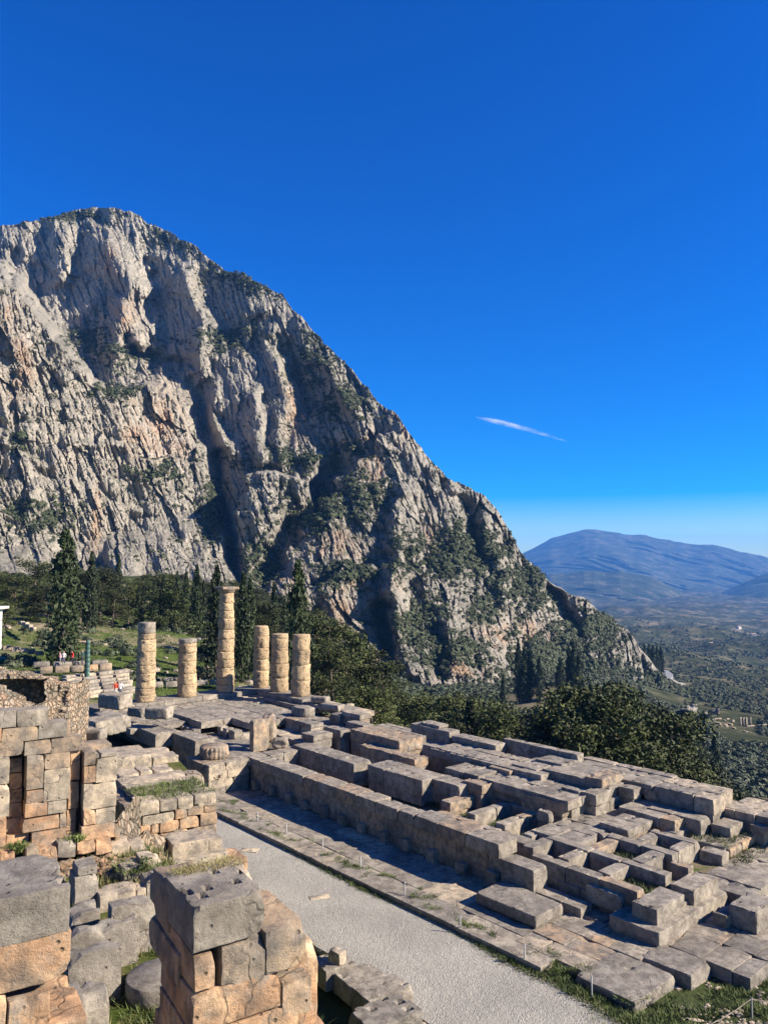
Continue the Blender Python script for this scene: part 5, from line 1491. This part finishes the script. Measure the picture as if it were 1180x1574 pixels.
rubble_mass('footing_rubble', [(180, 1255, 1300), (200, 1290, 1330), (225, 1296, 1335), (250, 1302, 1340)], 21.4, 23.5, 1.2, RUB, 'orange rubble core tapering down beside the squat block wall', 68, (50, 20))
rubble_mass('footing_rubble', [(60, 1312, 1342), (90, 1308, 1348), (120, 1300, 1352), (150, 1296, 1346), (180, 1290, 1340), (205, 1300, 1330)], 19.6, 20.6, .9, RUB, 'loose orange rubble under the rough stones of the buttressed wall', 70, (60, 20))
# tumbled boulders between the ragged wall and the temple flank
for k, (px, py, D, s, lab) in enumerate([(127, 1122, 50, 1.3, 'dark boulder right of the ragged rubble wall'), (150, 1085, 62, 1.6, 'dark rounded boulder on the temple floor near the seated visitor'), (118, 1135, 46, 1.0, 'small grey boulder at the foot of the ragged wall'),
      (140, 1118, 53, 1.6, 'long low boulder beside the temple flank wall'), (195, 1098, 60, 1.0, 'squared boulder on the end of the temple floor'), (222, 1102, 58, 1.2, 'flat rounded boulder on the temple floor edge'), (165, 1112, 55, 1.1, 'low pale boulder lying in the shade of the flank wall')]):
    x, y, z = (float(c) for c in at(px, py, D=D)); V, Fc = stone_mesh(s * 1.5, s * .9, s * .7, seed=4100 + k, res=.2, rough=.13, chip=1.0, bev=.16)
    o = link('boulder', mesh_np('boulder', V, np.array(Fc), GREY)); o.location = (x, y, z - .15); o.rotation_euler = (0, 0, -.8 + .3 * (k % 3)); tag(o, lab, 'boulder')
for k, (px, py, D, sx, sy, sz, lab) in enumerate([(477, 1078, 67, 1.5, .9, .5, 'weathered block just right of the end column'), (487, 1088, 65, 2.2, 1.0, .45, 'flat grey block below the one right of the end column'), (447, 1098, 62, 1.7, 1.1, .75, 'rough rounded block in front of the end column')]):
    x, y, z = (float(c) for c in at(px, py, D=D)); V, Fc = stone_mesh(sx, sy, sz, seed=4000 + k, res=.2, rough=.12, chip=1.0, bev=.14)
    o = link('stone_block', mesh_np('stone_block', V, np.array(Fc), GREY)); o.location = (x, y, z - .1); o.rotation_euler = (0, 0, -.4 - .2 * k); tag(o, lab, 'stone block')
x, y, z = (float(c) for c in at(537, 1086, D=72)); boulder('boulder', x, y, z - .2, .9, .7, .5, CREAM, 83, 'small pale rock on the green slope', rough=.12, sub=2)
# loose stones in the hollow
g = np.random.default_rng(33); parts = []
for k in range(150):
    px = g.uniform(60, 250); py = g.uniform(1318, 1350) - (px - 60) * .02
    x, y, _ = (float(c) for c in at(px, py, z=4.25)); s = g.uniform(.05, .16)
    bm = bmesh.new(); bmesh.ops.create_icosphere(bm, subdivisions=1, radius=1)
    V = []
    for v in bm.verts:
        p = v.co * (1 + .4 * mno.noise(v.co * 1.5 + Vector((k, 3, 0)))); V.append((x + p.x * s, y + p.y * s, 4.2 + p.z * s * .7 + .03))
    parts.append((V, [tuple(q.index for q in f.verts) for f in bm.faces])); bm.free()
V, Fc = join(parts); tag(link('rubble', mesh_np('rubble', V, np.array(Fc), ORANGE, False)), kind='stuff')

# ------------------------------------------------------------------ rope fence posts
STEEL = mat_simple('grey_post_metal', (.34, .34, .33), .45, .2)
posts = [(396, 1268), (440, 1287), (496, 1311), (554, 1339), (622, 1381), (707, 1434), (806, 1482), (909, 1532)]
plab = ['farthest small post of the fence line by the gravel path', 'second farthest post by the gravel path', 'third farthest post by the gravel path', 'post by the path opposite the middle of the shaded wall', 'post by the path beside the first rough pavement block',
        'post by the path just before the large rough block', 'post by the path left of the corner slab', 'nearest post of the line, against the corner slab']
ends = []
for k, (px, py) in enumerate(posts):
    x, y, _ = (float(c) for c in at(px, py, z=-3.2))
    V, Fc = tube([(0, 0, 0), (0, 0, .74)], (.028, .028), 10)
    c = len(V); V.append((0, 0, .765)); Fc += [(10 + s, 10 + (s + 1) % 10, 10 + (s + 2) % 10, c) for s in range(0, 10, 2)]
    root = empty('fence_post', (x, y, -3.25), plab[k], 'post', 'small metal posts along the gravel path')
    link('rod', mesh_np('rod', V, np.array(Fc), STEEL), root)
    V, Fc = tube([(0, 0, .69), (0, 0, .72)], (.036, .036), 10); link('collar', mesh_np('collar', V, np.array(Fc), STEEL), root)
xr, yr, _ = (float(c) for c in at(1155, 1566, z=-3.35)); V, Fc = tube([(0, 0, 0), (0, 0, .75)], (.03, .03), 10)
o = link('fence_post', mesh_np('fence_post', V, np.array(Fc), STEEL)); o.location = (xr, yr, -3.4); tag(o, 'lone post on the grass at the bottom right, holding the rope', 'post')
ax, ay, az_ = xr, yr, -2.72
bx, by, bz = (float(c) for c in at(1060, 1586, z=-3.0)); cx_, cy_, cz_ = (float(c) for c in at(1230, 1536, z=-2.7))
pts = [(bx, by, bz)] + [(bx + (ax - bx) * u, by + (ay - by) * u, bz + (az_ - bz) * u - .12 * math.sin(u * math.pi)) for u in (.25, .5, .75)] + [(ax, ay, az_)] + [(ax + (cx_ - ax) * u, ay + (cy_ - ay) * u, az_ + (cz_ - az_) * u - .1 * math.sin(u * math.pi)) for u in (.33, .66, 1)]
V, Fc = tube(pts, [.016] * len(pts), 6); tag(link('rope', mesh_np('rope', V, np.array(Fc), CREAM)), 'pale rope sagging across the grass at the bottom right corner', 'rope')

# loose grit spilling over the edges of the path
g = np.random.default_rng(71); parts = []
for k in range(900):
    side = PR if k % 3 else PL
    i_ = g.integers(1, len(side) - 1); u = g.random()
    x = side[i_][0] * (1 - u) + side[i_ + 1 if i_ + 1 < len(side) else i_][0] * u + g.normal() * .16; y = side[i_][1] * (1 - u) + side[i_ + 1 if i_ + 1 < len(side) else i_][1] * u + g.normal() * .16
    s = g.uniform(.012, .05); r0 = g.uniform(0, 6); V = []
    for dx, dy, dz in ((1, 0, 0), (0, 1, 0), (-1, 0, 0), (0, -1, 0), (.1, 0, .9), (0, .1, -.6)):
        V.append((x + (dx * math.cos(r0) - dy * math.sin(r0)) * s, y + (dx * math.sin(r0) + dy * math.cos(r0)) * s * .8, -3.19 + dz * s))
    parts.append((V, [(0, 1, 4), (1, 2, 4), (2, 3, 4), (3, 0, 4), (1, 0, 5), (2, 1, 5), (3, 2, 5), (0, 3, 5)]))
V, Fc = join(parts); tag(link('path_grit', mesh_np('path_grit', V, np.array(Fc), CREAM, False)), kind='stuff')

# ------------------------------------------------------------------ grass tufts
GRASS = mat_leaf('grass_blades', (.052, .075, .02), (.125, .15, .048), .2)
DRY = mat_leaf('dry_grass', (.14, .13, .05), (.26, .22, .10), .2)
def tufts(name, P, h, mat, g, blades=9, spread=.10, w=.012):
    n = len(P); m = n * blades
    c = np.repeat(P, blades, 0); hh = np.repeat(h, blades)[:, None] * g.uniform(.5, 1.2, (m, 1))
    off = g.normal(size=(m, 2)) * spread; b = c.copy(); b[:, :2] += off
    tip = b.copy(); tip[:, :2] += off * .8 + g.normal(size=(m, 2)) * hh * .35; tip[:, 2] += hh[:, 0]
    s = g.normal(size=(m, 2)); s /= np.linalg.norm(s, axis=1, keepdims=True); s = s * (w + hh * .04)
    l = b.copy(); l[:, :2] -= s; r = b.copy(); r[:, :2] += s
    V = np.stack([l, r, tip], 1).reshape(-1, 3)
    return tag(link(name, mesh_np(name, V, np.arange(len(V)).reshape(-1, 3), mat, False)), kind='stuff')
g = np.random.default_rng(44)
# strip beside the path
PRn = np.array(PR[1:12]); seg = np.linalg.norm(np.diff(PRn, axis=0), axis=1); cum = np.r_[0, np.cumsum(seg)]
n = 5200; s_ = g.uniform(0, cum[-1], n)
bx = np.interp(s_, cum, PRn[:, 0]); by = np.interp(s_, cum, PRn[:, 1])
off = np.abs(g.normal(size=n)) * (.26 + .5 * sstep(.5, .9, s_ / cum[-1]) * sstep(-.2, .6, fbm(s_ / 3, s_ * 0, 4, 2) + .3)) - .12
X = bx + off * .75; Y = by + off * .66
tufts('path_grass', np.stack([X, Y, np.full(n, -3.24)], 1), g.uniform(.06, .19, n), GRASS, g, 9)
# joints of the flagged strip
n = 1500; a = g.uniform(16, 50, n); b = -16.9 + np.abs(fbm(a / 2.2, a * 0, 8, 3)) * 2.2 + g.normal(size=n) * .09
keep = fbm(a / 2.0, b, 10, 2) > 0; a, b = a[keep], b[keep]
xy = np.array([TW(q, w_) for q, w_ in zip(a, b)]); tufts('joint_grass', np.c_[xy, np.full(len(xy), -3.0)], g.uniform(.05, .14, len(xy)), GRASS, g, 8, .07)
# corner meadow at the bottom right
n = 9000; px = g.uniform(880, 1300, n); py = g.uniform(1430, 1680, n); x, y, _ = at(px, py, z=-3.45)
keep = (fbm(x / 1.1, y / 1.1, 15, 3) > .12)
x, y = x[keep], y[keep]
dx_, dy_ = x - OX, y - OY; aa = dx_ * math.cos(TA) + dy_ * math.sin(TA); bb = -dx_ * math.sin(TA) + dy_ * math.cos(TA)
keep = ((aa > 49.6) | (bb < -17.0)) & ~((aa < 51.3) & (bb > -12.5)); x, y = x[keep], y[keep]
tufts('meadow_grass', np.stack([x, y, terrain_z(x, y) + 0], 1), g.uniform(.08, .22, len(x)), GRASS, g, 9)
# hollow under the ruins
n = 5200; p = g.uniform(0, 6, n); q = g.uniform(10.6, 21, n)
keep = fbm(p / .9, q / .9, 16, 3) > -.25; p, q = p[keep], q[keep]
xy = np.array([RW(*w_) for w_ in zip(p, q)])
h = len(xy) // 3
tufts('hollow_grass', np.c_[xy, np.full(len(xy), 4.17)][h:], g.uniform(.08, .2, len(xy) - h), GRASS, g, 10, .07, .006)
tufts('dry_grass', np.c_[xy, np.full(len(xy), 4.17)][:h], g.uniform(.10, .26, h), DRY, g, 9, .07, .006)
# weeds on wall tops, in the pits and in the temple
W_ = []
for (p0, p1, q0, q1, z, n) in [(7.2, 9.7, 26.9, 29.0, 3.56, 420), (8.0, 10.5, 31.0, 32.0, 2.9, 80), (2.4, 2.8, 20.9, 21.2, 4.75, 40), (3.7, 4.1, 20.9, 21.1, 4.7, 40), (7.0, 8.5, 22.9, 23.5, 2.2, 60), (4.6, 5.6, 18.6, 19.6, 4.45, 90)]:
    for _ in range(n): W_.append((*RW(rnd.uniform(p0, p1), rnd.uniform(q0, q1)), z))
W2_ = [(*RW(rnd.uniform(3.1, 4.0), rnd.uniform(9.9, 10.25)), 7.64) for _ in range(260)]
tufts('moss_tufts', np.array(W2_), g.uniform(.015, .05, len(W2_)), DRY, g, 9, .03, .003)
tufts('wall_top_weeds', np.array(W_), g.uniform(.06, .18, len(W_)), GRASS, g, 9, .06, .006)
W_ = []
for (a0, a1, b0, b1, z, n) in [(30.2, 36.8, -8.6, -6.6, -2.3, 300), (27.0, 31.6, -6.6, -4.6, -2.3, 160), (36, 37, -9, -7, -2.2, 60), (38, 39.6, -9.8, -8.4, -2.2, 90), (44.0, 46.4, -10.6, -8.4, -2.25, 220), (42.5, 44.2, -8, -4.8, -2.2, 160), (40.8, 42.3, -6, -4.6, -2.0, 60), (44.2, 46.2, -3.2, -.2, -2.0, 140), (45.5, 47.2, -3.8, 1, -2.45, 140), (41.0, 41.6, -12.4, -11.9, -2.9, 10), (38, 41, -14, -13, -2.9, 20)]:
    for _ in range(n): W_.append((*TW(rnd.uniform(a0, a1), rnd.uniform(b0, b1)), z))
tufts('temple_weeds', np.array(W_), g.uniform(.07, .2, len(W_)), GRASS, g, 9, .1)
# green bank behind the columns
n = 9000; px = g.uniform(0, 580, n); D = g.uniform(82, 170, n); x = (px - 590) / F * D; y = D
keep = fbm(x / 6, y / 6, 19, 3) > -.2; x, y = x[keep], y[keep]
tufts('bank_grass', np.stack([x, y, terrain_z(x, y)], 1), g.uniform(.15, .4, len(x)), GRASS, g, 6, .35, .03)
# low plants with real leaves: two weeds at the wall foot, red-brown weeds
for k, (p, q, z, m, lab) in enumerate([(2.65, 20.9, 4.7, GRASS, 'leafy green weed at the foot of the shaded recess'), (3.95, 20.9, 4.68, GRASS, 'small green weed between the middle and right buttresses'), (2.55, 20.6, 4.45, GRASS, 'lower green weed on the rough stones at the left'), (5.1, 18.8, 4.55, GRASS, 'leafy weed on the pale squared block')]):
    gg = np.random.default_rng(500 + k); X, Y = RW(p, q)
    V, Fc = leaf_cloud(gg.normal(size=(8, 3)) * .06 + np.array([0, 0, .1]), [.09] * 8, 16, .06, gg, .6, .8)
    o = link('weed', mesh_np('weed', V, Fc, m, False)); o.location = (X, Y, z); tag(o, lab, 'weed')
RED = mat_leaf('red_brown_weeds', (.10, .045, .03), (.22, .10, .06), .2)
gg = np.random.default_rng(510); X, Y = RW(10.2, 32.0)
V, Fc = leaf_cloud(gg.normal(size=(30, 3)) * np.array([.55, .3, .08]) + np.array([0, 0, .1]), [.16] * 30, 22, .09, gg, .8, .8)
o = link('weed', mesh_np('weed', V, Fc, RED, False)); o.location = (X, Y, 2.7); tag(o, 'red-brown dry weeds between the grey block and the fluted drum', 'weeds')

# pale stony patches at the bottom right
g2 = np.random.default_rng(91); parts = []
for k in range(1300):
    px = g2.uniform(1040, 1260); py = g2.uniform(1425, 1640)
    x, y, _ = (float(c) for c in at(px, py, z=-3.5))
    if fbm(np.array([x / 1.5]), np.array([y / 1.5]), 93, 2)[0] < .02: continue
    zg = float(terrain_z(x, y)); s = g2.uniform(.02, .13); bm = bmesh.new(); bmesh.ops.create_icosphere(bm, subdivisions=1, radius=1); V = []
    for v in bm.verts:
        p = v.co * (1 + .4 * mno.noise(v.co * 1.5 + Vector((k, 5, 0)))); V.append((x + p.x * s, y + p.y * s, zg + p.z * s * .5 + .02))
    parts.append((V, [tuple(q.index for q in f.verts) for f in bm.faces])); bm.free()
V, Fc = join(parts); tag(link('pale_gravel', mesh_np('pale_gravel', V, np.array(Fc), CREAM, False)), kind='stuff')

# ------------------------------------------------------------------ people
def person(px, py, D, label, shirt, trousers, hair, height=1.7, step=.15, bend=0.0, sit=False, turn=0.0, z=None, carry=False):
    x, y, zz = (float(c) for c in at(px, py, D=D)); 
    if z is not None: zz = z
    P = {}
    hip = .88 if not sit else .42
    P['pel'] = (0, 0, hip); P['che'] = (0, -bend * .3, hip + .38); P['nec'] = (0, -bend * .42, hip + .55); P['hea'] = (0, -bend * .46, hip + .63); P['top'] = (0, -bend * .46, hip + .78)
    ch = []
    for s, st in ((-1, step), (1, -step)):
        if sit: ch.append([('pel', .14), ((s * .12, -.40, .44), .085), ((s * .13, -.46, .06), .055), ((s * .13, -.58, .03), .045)])
        else: ch.append([('pel', .15), ((s * .11, -st * .5 - .02, .47), .075), ((s * .11, -st + .06, .07), .048), ((s * .12, -st - .10, .03), .042)])
        ch.append([('che', .13), ((s * .20, -bend * .4, hip + .47), .062), ((s * .25, -.03 - bend * .3, hip + .2), .045), ((s * .22, -.16 - bend * .4, hip + .02 + (.12 if carry else 0)), .034), ((s * .21, -.22 - bend * .4, hip - .04 + (.14 if carry else 0)), .03)])
    V = [P['pel'], P['che'], P['nec'], P['hea'], P['top']]; Rr = [.145, .145, .055, .09, .085]; E = [(0, 1), (1, 2), (2, 3), (3, 4)]
    for c in ch:
        prev = 0 if c[0][0] == 'pel' else 1
        for p, r in c[1:]:
            V.append(p); Rr.append(r); E.append((prev, len(V) - 1)); prev = len(V) - 1
    me = bpy.data.meshes.new('person'); me.from_pydata(V, E, [])
    o = link('person', me); o.modifiers.new('s', 'SKIN'); o.modifiers.new('d', 'SUBSURF').levels = 1
    sk = me.skin_vertices[0].data
    for k_, r in enumerate(Rr): sk[k_].radius = (r, r * .8)
    sk[0].use_root = True
    dg = bpy.context.evaluated_depsgraph_get(); em = bpy.data.meshes.new_from_object(o.evaluated_get(dg))
    o.modifiers.clear(); o.data = em
    cols = [mat_simple('trousers', trousers, .9), mat_simple('shirt', shirt, .9), mat_simple('skin', (.45, .27, .19), .6), mat_simple('hair', hair, .8)]
    em.materials.clear()
    for c in cols: em.materials.append(c)
    for p in em.polygons:
        c = p.center; p.use_smooth = True
        p.material_index = 0 if c.z < hip + .02 and abs(c.x) < .2 else 1 if c.z < hip + .53 else 2
        if c.z < hip + .02 and abs(c.x) >= .17 and c.z > hip - .15: p.material_index = 2
        if c.z > hip + .60 and c.y > -bend * .46 - .01 or c.z > hip + .74: p.material_index = 3
    sc = height / 1.68
    o.scale = (sc,) * 3; o.location = (x, y, zz); o.rotation_euler = (0, 0, turn)
    return tag(o, label, 'person')
person(177.5, 1072, 80, 'person in a red-orange top standing left of the pair before the altar', (.50, .06, .03), (.5, .48, .45), (.05, .03, .02), turn=.4)
person(184.5, 1072, 80.5, 'person in white with dark arms leaning forward, right of the pair before the altar', (.65, .65, .66), (.07, .08, .12), (.03, .02, .02), bend=.5, turn=.9, carry=True)
person(130, 1074, 78, 'person in dark clothes sitting at the left end of the temple floor', (.03, .035, .05), (.03, .03, .04), (.02, .02, .02), sit=True, turn=1.2, height=1.75)
person(98, 1022, 94, 'person in a pale top on the terrace below the big cypress', (.6, .56, .52), (.12, .12, .14), (.1, .07, .05), turn=.2)
person(112, 1021, 95, 'person in a bright red top on the terrace below the big cypress', (.6, .03, .03), (.06, .06, .08), (.04, .03, .02), bend=.3, turn=-.5)
person(92, 1022, 96, 'person in a pink top, leftmost on the terrace below the big cypress', (.6, .3, .32), (.2, .2, .22), (.04, .03, .02), turn=2)
person(127, 1020, 95, 'person in dark green on the terrace just left of the bronze column', (.03, .06, .05), (.04, .04, .05), (.02, .02, .02), turn=1)

# ------------------------------------------------------------------ valley: road bend, ruins, far buildings, mast, contrail
def mat_asphalt():
    t = NT('asphalt', .9, .2); n = t.noise(t.pos(), 2, 4, .7); return t.done(t.ramp(n, [(.3, (.16, .16, .165)), (.7, (.24, .24, .24))]))
rp = [(985, 1062, 640), (1000, 1052, 660), (1014, 1044, 685), (1020, 1036, 715), (1012, 1030, 750), (1003, 1028, 790)]
C_ = []
for px, py, D in rp:
    x = (px - 590) / F * D; C_.append((x, float(D)))
V = []; n = 40
cc = np.array(C_); tt = np.linspace(0, 1, len(cc)); ts = np.linspace(0, 1, n)
cx = np.interp(ts, tt, cc[:, 0]); cy = np.interp(ts, tt, cc[:, 1])
for q in range(3): cx[1:-1] = (cx[:-2] + cx[1:-1] * 2 + cx[2:]) / 4; cy[1:-1] = (cy[:-2] + cy[1:-1] * 2 + cy[2:]) / 4
zc = np.array([float(at(590 + F * cx[k] / cy[k], np.interp(ts[k], tt, [r[1] for r in rp]), D=cy[k])[2]) for k in range(n)])
dxx = np.gradient(cx); dyy = np.gradient(cy); ll = np.hypot(dxx, dyy)
for k in range(n):
    nx, ny = -dyy[k] / ll[k], dxx[k] / ll[k]
    zr = max(zc[k], float(terrain_z(cx[k], cy[k])) + .6)
    for o_, z_ in ((-5.5, -6), (-5, 0), (5, 0), (5.5, -6)): V.append((cx[k] + nx * o_, cy[k] + ny * o_, zr + z_))
tag(link('road', mesh_np('road', V, grid_faces(n, 4), mat_asphalt(), False)), kind='structure')
root = None
vr = np.random.default_rng(8)
x0, y0 = (1122 - 590) / F * 440, 440
root = empty('valley_ruins', (x0, y0, float(terrain_z(x0, y0))), 'small pale ruins with low walls in the valley beyond the temple', 'ruins')
for k in range(26):
    dx = vr.uniform(-17, 17); dy = vr.uniform(-30, 30); l = vr.uniform(1.5, 7); h = vr.uniform(.4, 1.3) if k > 3 else 4.5
    if k <= 3: dx, dy, l = 4 + k * 1.6, 2, .8
    V, Fc = stone_mesh(l, .9, h, seed=2000 + k, res=1.5, rough=.05, chip=.2)
    o = link('ruin_wall' if k > 3 else 'ruin_column', mesh_np('ruin_wall', V, np.array(Fc), CREAM), root)
    o.location = (dx, dy, float(terrain_z(x0 + dx, y0 + dy)) - root.location.z - .1); o.rotation_euler = (0, 0, vr.choice([0, 1.57]) + .3)
PLASTER = mat_simple('pale_plaster', (.55, .52, .46), .9); TILE = mat_simple('roof_tiles', (.30, .21, .16), .9)
hl = ['tiny pale house far out in the valley at the right edge', 'tiny white hut on the shoulder of the valley', 'tiny pale building just below the far hills']
for k, (px, py, D) in enumerate([(1152, 985, 1900), (1088, 992, 1600), (1130, 975, 2500)]):
    x = (px - 590) / F * D; z = float(terrain_z(x, D)); s = D / 1000 if D > 1000 else 1.0
    root = empty('small_house', (x, D, z - .3), hl[k], 'house', rz=.3 * k)
    V, Fc = stone_mesh(6 * s, 4.5 * s, 3 * s, seed=3000 + k, res=9, rough=0, chip=0, bev=.05); o = link('wall', mesh_np('wall', V, np.array(Fc), PLASTER, False), root); o.location = (-3 * s, -2 * s, 0)
    a_, b_, c_ = 6.6 * s, 5.1 * s, 1.3 * s
    V = [(0, 0, 0), (a_, 0, 0), (a_, b_, 0), (0, b_, 0), (0, b_ / 2, c_), (a_, b_ / 2, c_)]
    me = bpy.data.meshes.new('roof'); me.from_pydata(V, [], [(0, 1, 5, 4), (2, 3, 4, 5), (1, 2, 5), (3, 0, 4), (3, 2, 1, 0)]); me.materials.append(TILE)
    o = link('roof', me, root); o.location = (-3.3 * s, -2.3 * s, 3 * s)
    for w_ in range(2):
        V, Fc = stone_mesh(.9 * s, .1 * s, 1.2 * s, seed=1, res=9, rough=0, chip=0, bev=.01); o = link('window', mesh_np('window', V, np.array(Fc), STEEL, False), root); o.location = (-2 * s + w_ * 2.6 * s, -2.06 * s, .9 * s)
# contrail
def contrail():
    m = bpy.data.materials.new('ice_cloud'); m.use_nodes = True; nt = m.node_tree; nt.nodes.remove(nt.nodes['Principled BSDF'])
    pv = nt.nodes.new('ShaderNodeVolumePrincipled'); pv.inputs['Color'].default_value = (1, 1, 1, 1); pv.inputs['Anisotropy'].default_value = 0.1
    tc = nt.nodes.new('ShaderNodeTexCoord'); no = nt.nodes.new('ShaderNodeTexNoise'); no.inputs['Scale'].default_value = .012; no.inputs['Detail'].default_value = 5
    mp = nt.nodes.new('ShaderNodeVectorMath'); mp.operation = 'MULTIPLY'; mp.inputs[1].default_value = (.35, 1, 1)
    nt.links.new(tc.outputs['Object'], mp.inputs[0]); nt.links.new(mp.outputs[0], no.inputs['Vector'])
    rp_ = nt.nodes.new('ShaderNodeValToRGB'); rp_.color_ramp.elements[0].position = .36; rp_.color_ramp.elements[1].position = .66
    nt.links.new(no.outputs['Fac'], rp_.inputs['Fac'])
    mu = nt.nodes.new('ShaderNodeMath'); mu.operation = 'MULTIPLY'; mu.inputs[1].default_value = .0075; nt.links.new(rp_.outputs[0], mu.inputs[0])
    nt.links.new(mu.outputs[0], pv.inputs['Density']); nt.links.new(pv.outputs[0], nt.nodes['Material Output'].inputs['Volume'])
    D = 15000.0
    A = Vector([float(c) for c in at(731, 641, D=D)]); B = Vector([float(c) for c in at(872, 679, D=D)])
    L = (B - A).length; pts = [(L * u, 0, 30 * math.sin(u * 3)) for u in np.linspace(0, 1, 15)]
    rad = [8 + 55 * math.sin(min(1, u * 3.2) * math.pi / 2) * (1 - u) ** .65 + 4 for u in np.linspace(0, 1, 15)]
    V, Fc = tube(pts, rad, 12)
    c0 = len(V); V.append((0, 0, 0)); V.append(pts[-1])
    Fc = list(Fc) + [((s + 2) % 12, (s + 1) % 12, s, c0) for s in range(0, 12, 2)] + [(14 * 12 + s, 14 * 12 + (s + 1) % 12, 14 * 12 + (s + 2) % 12, c0 + 1) for s in range(0, 12, 2)]
    me = mesh_np('vapour_trail', V, np.array(Fc), m); o = link('vapour_trail', me); o.location = A
    o.rotation_euler = (B - A).to_track_quat('X', 'Z').to_euler()
    tag(o, kind='structure')
contrail()
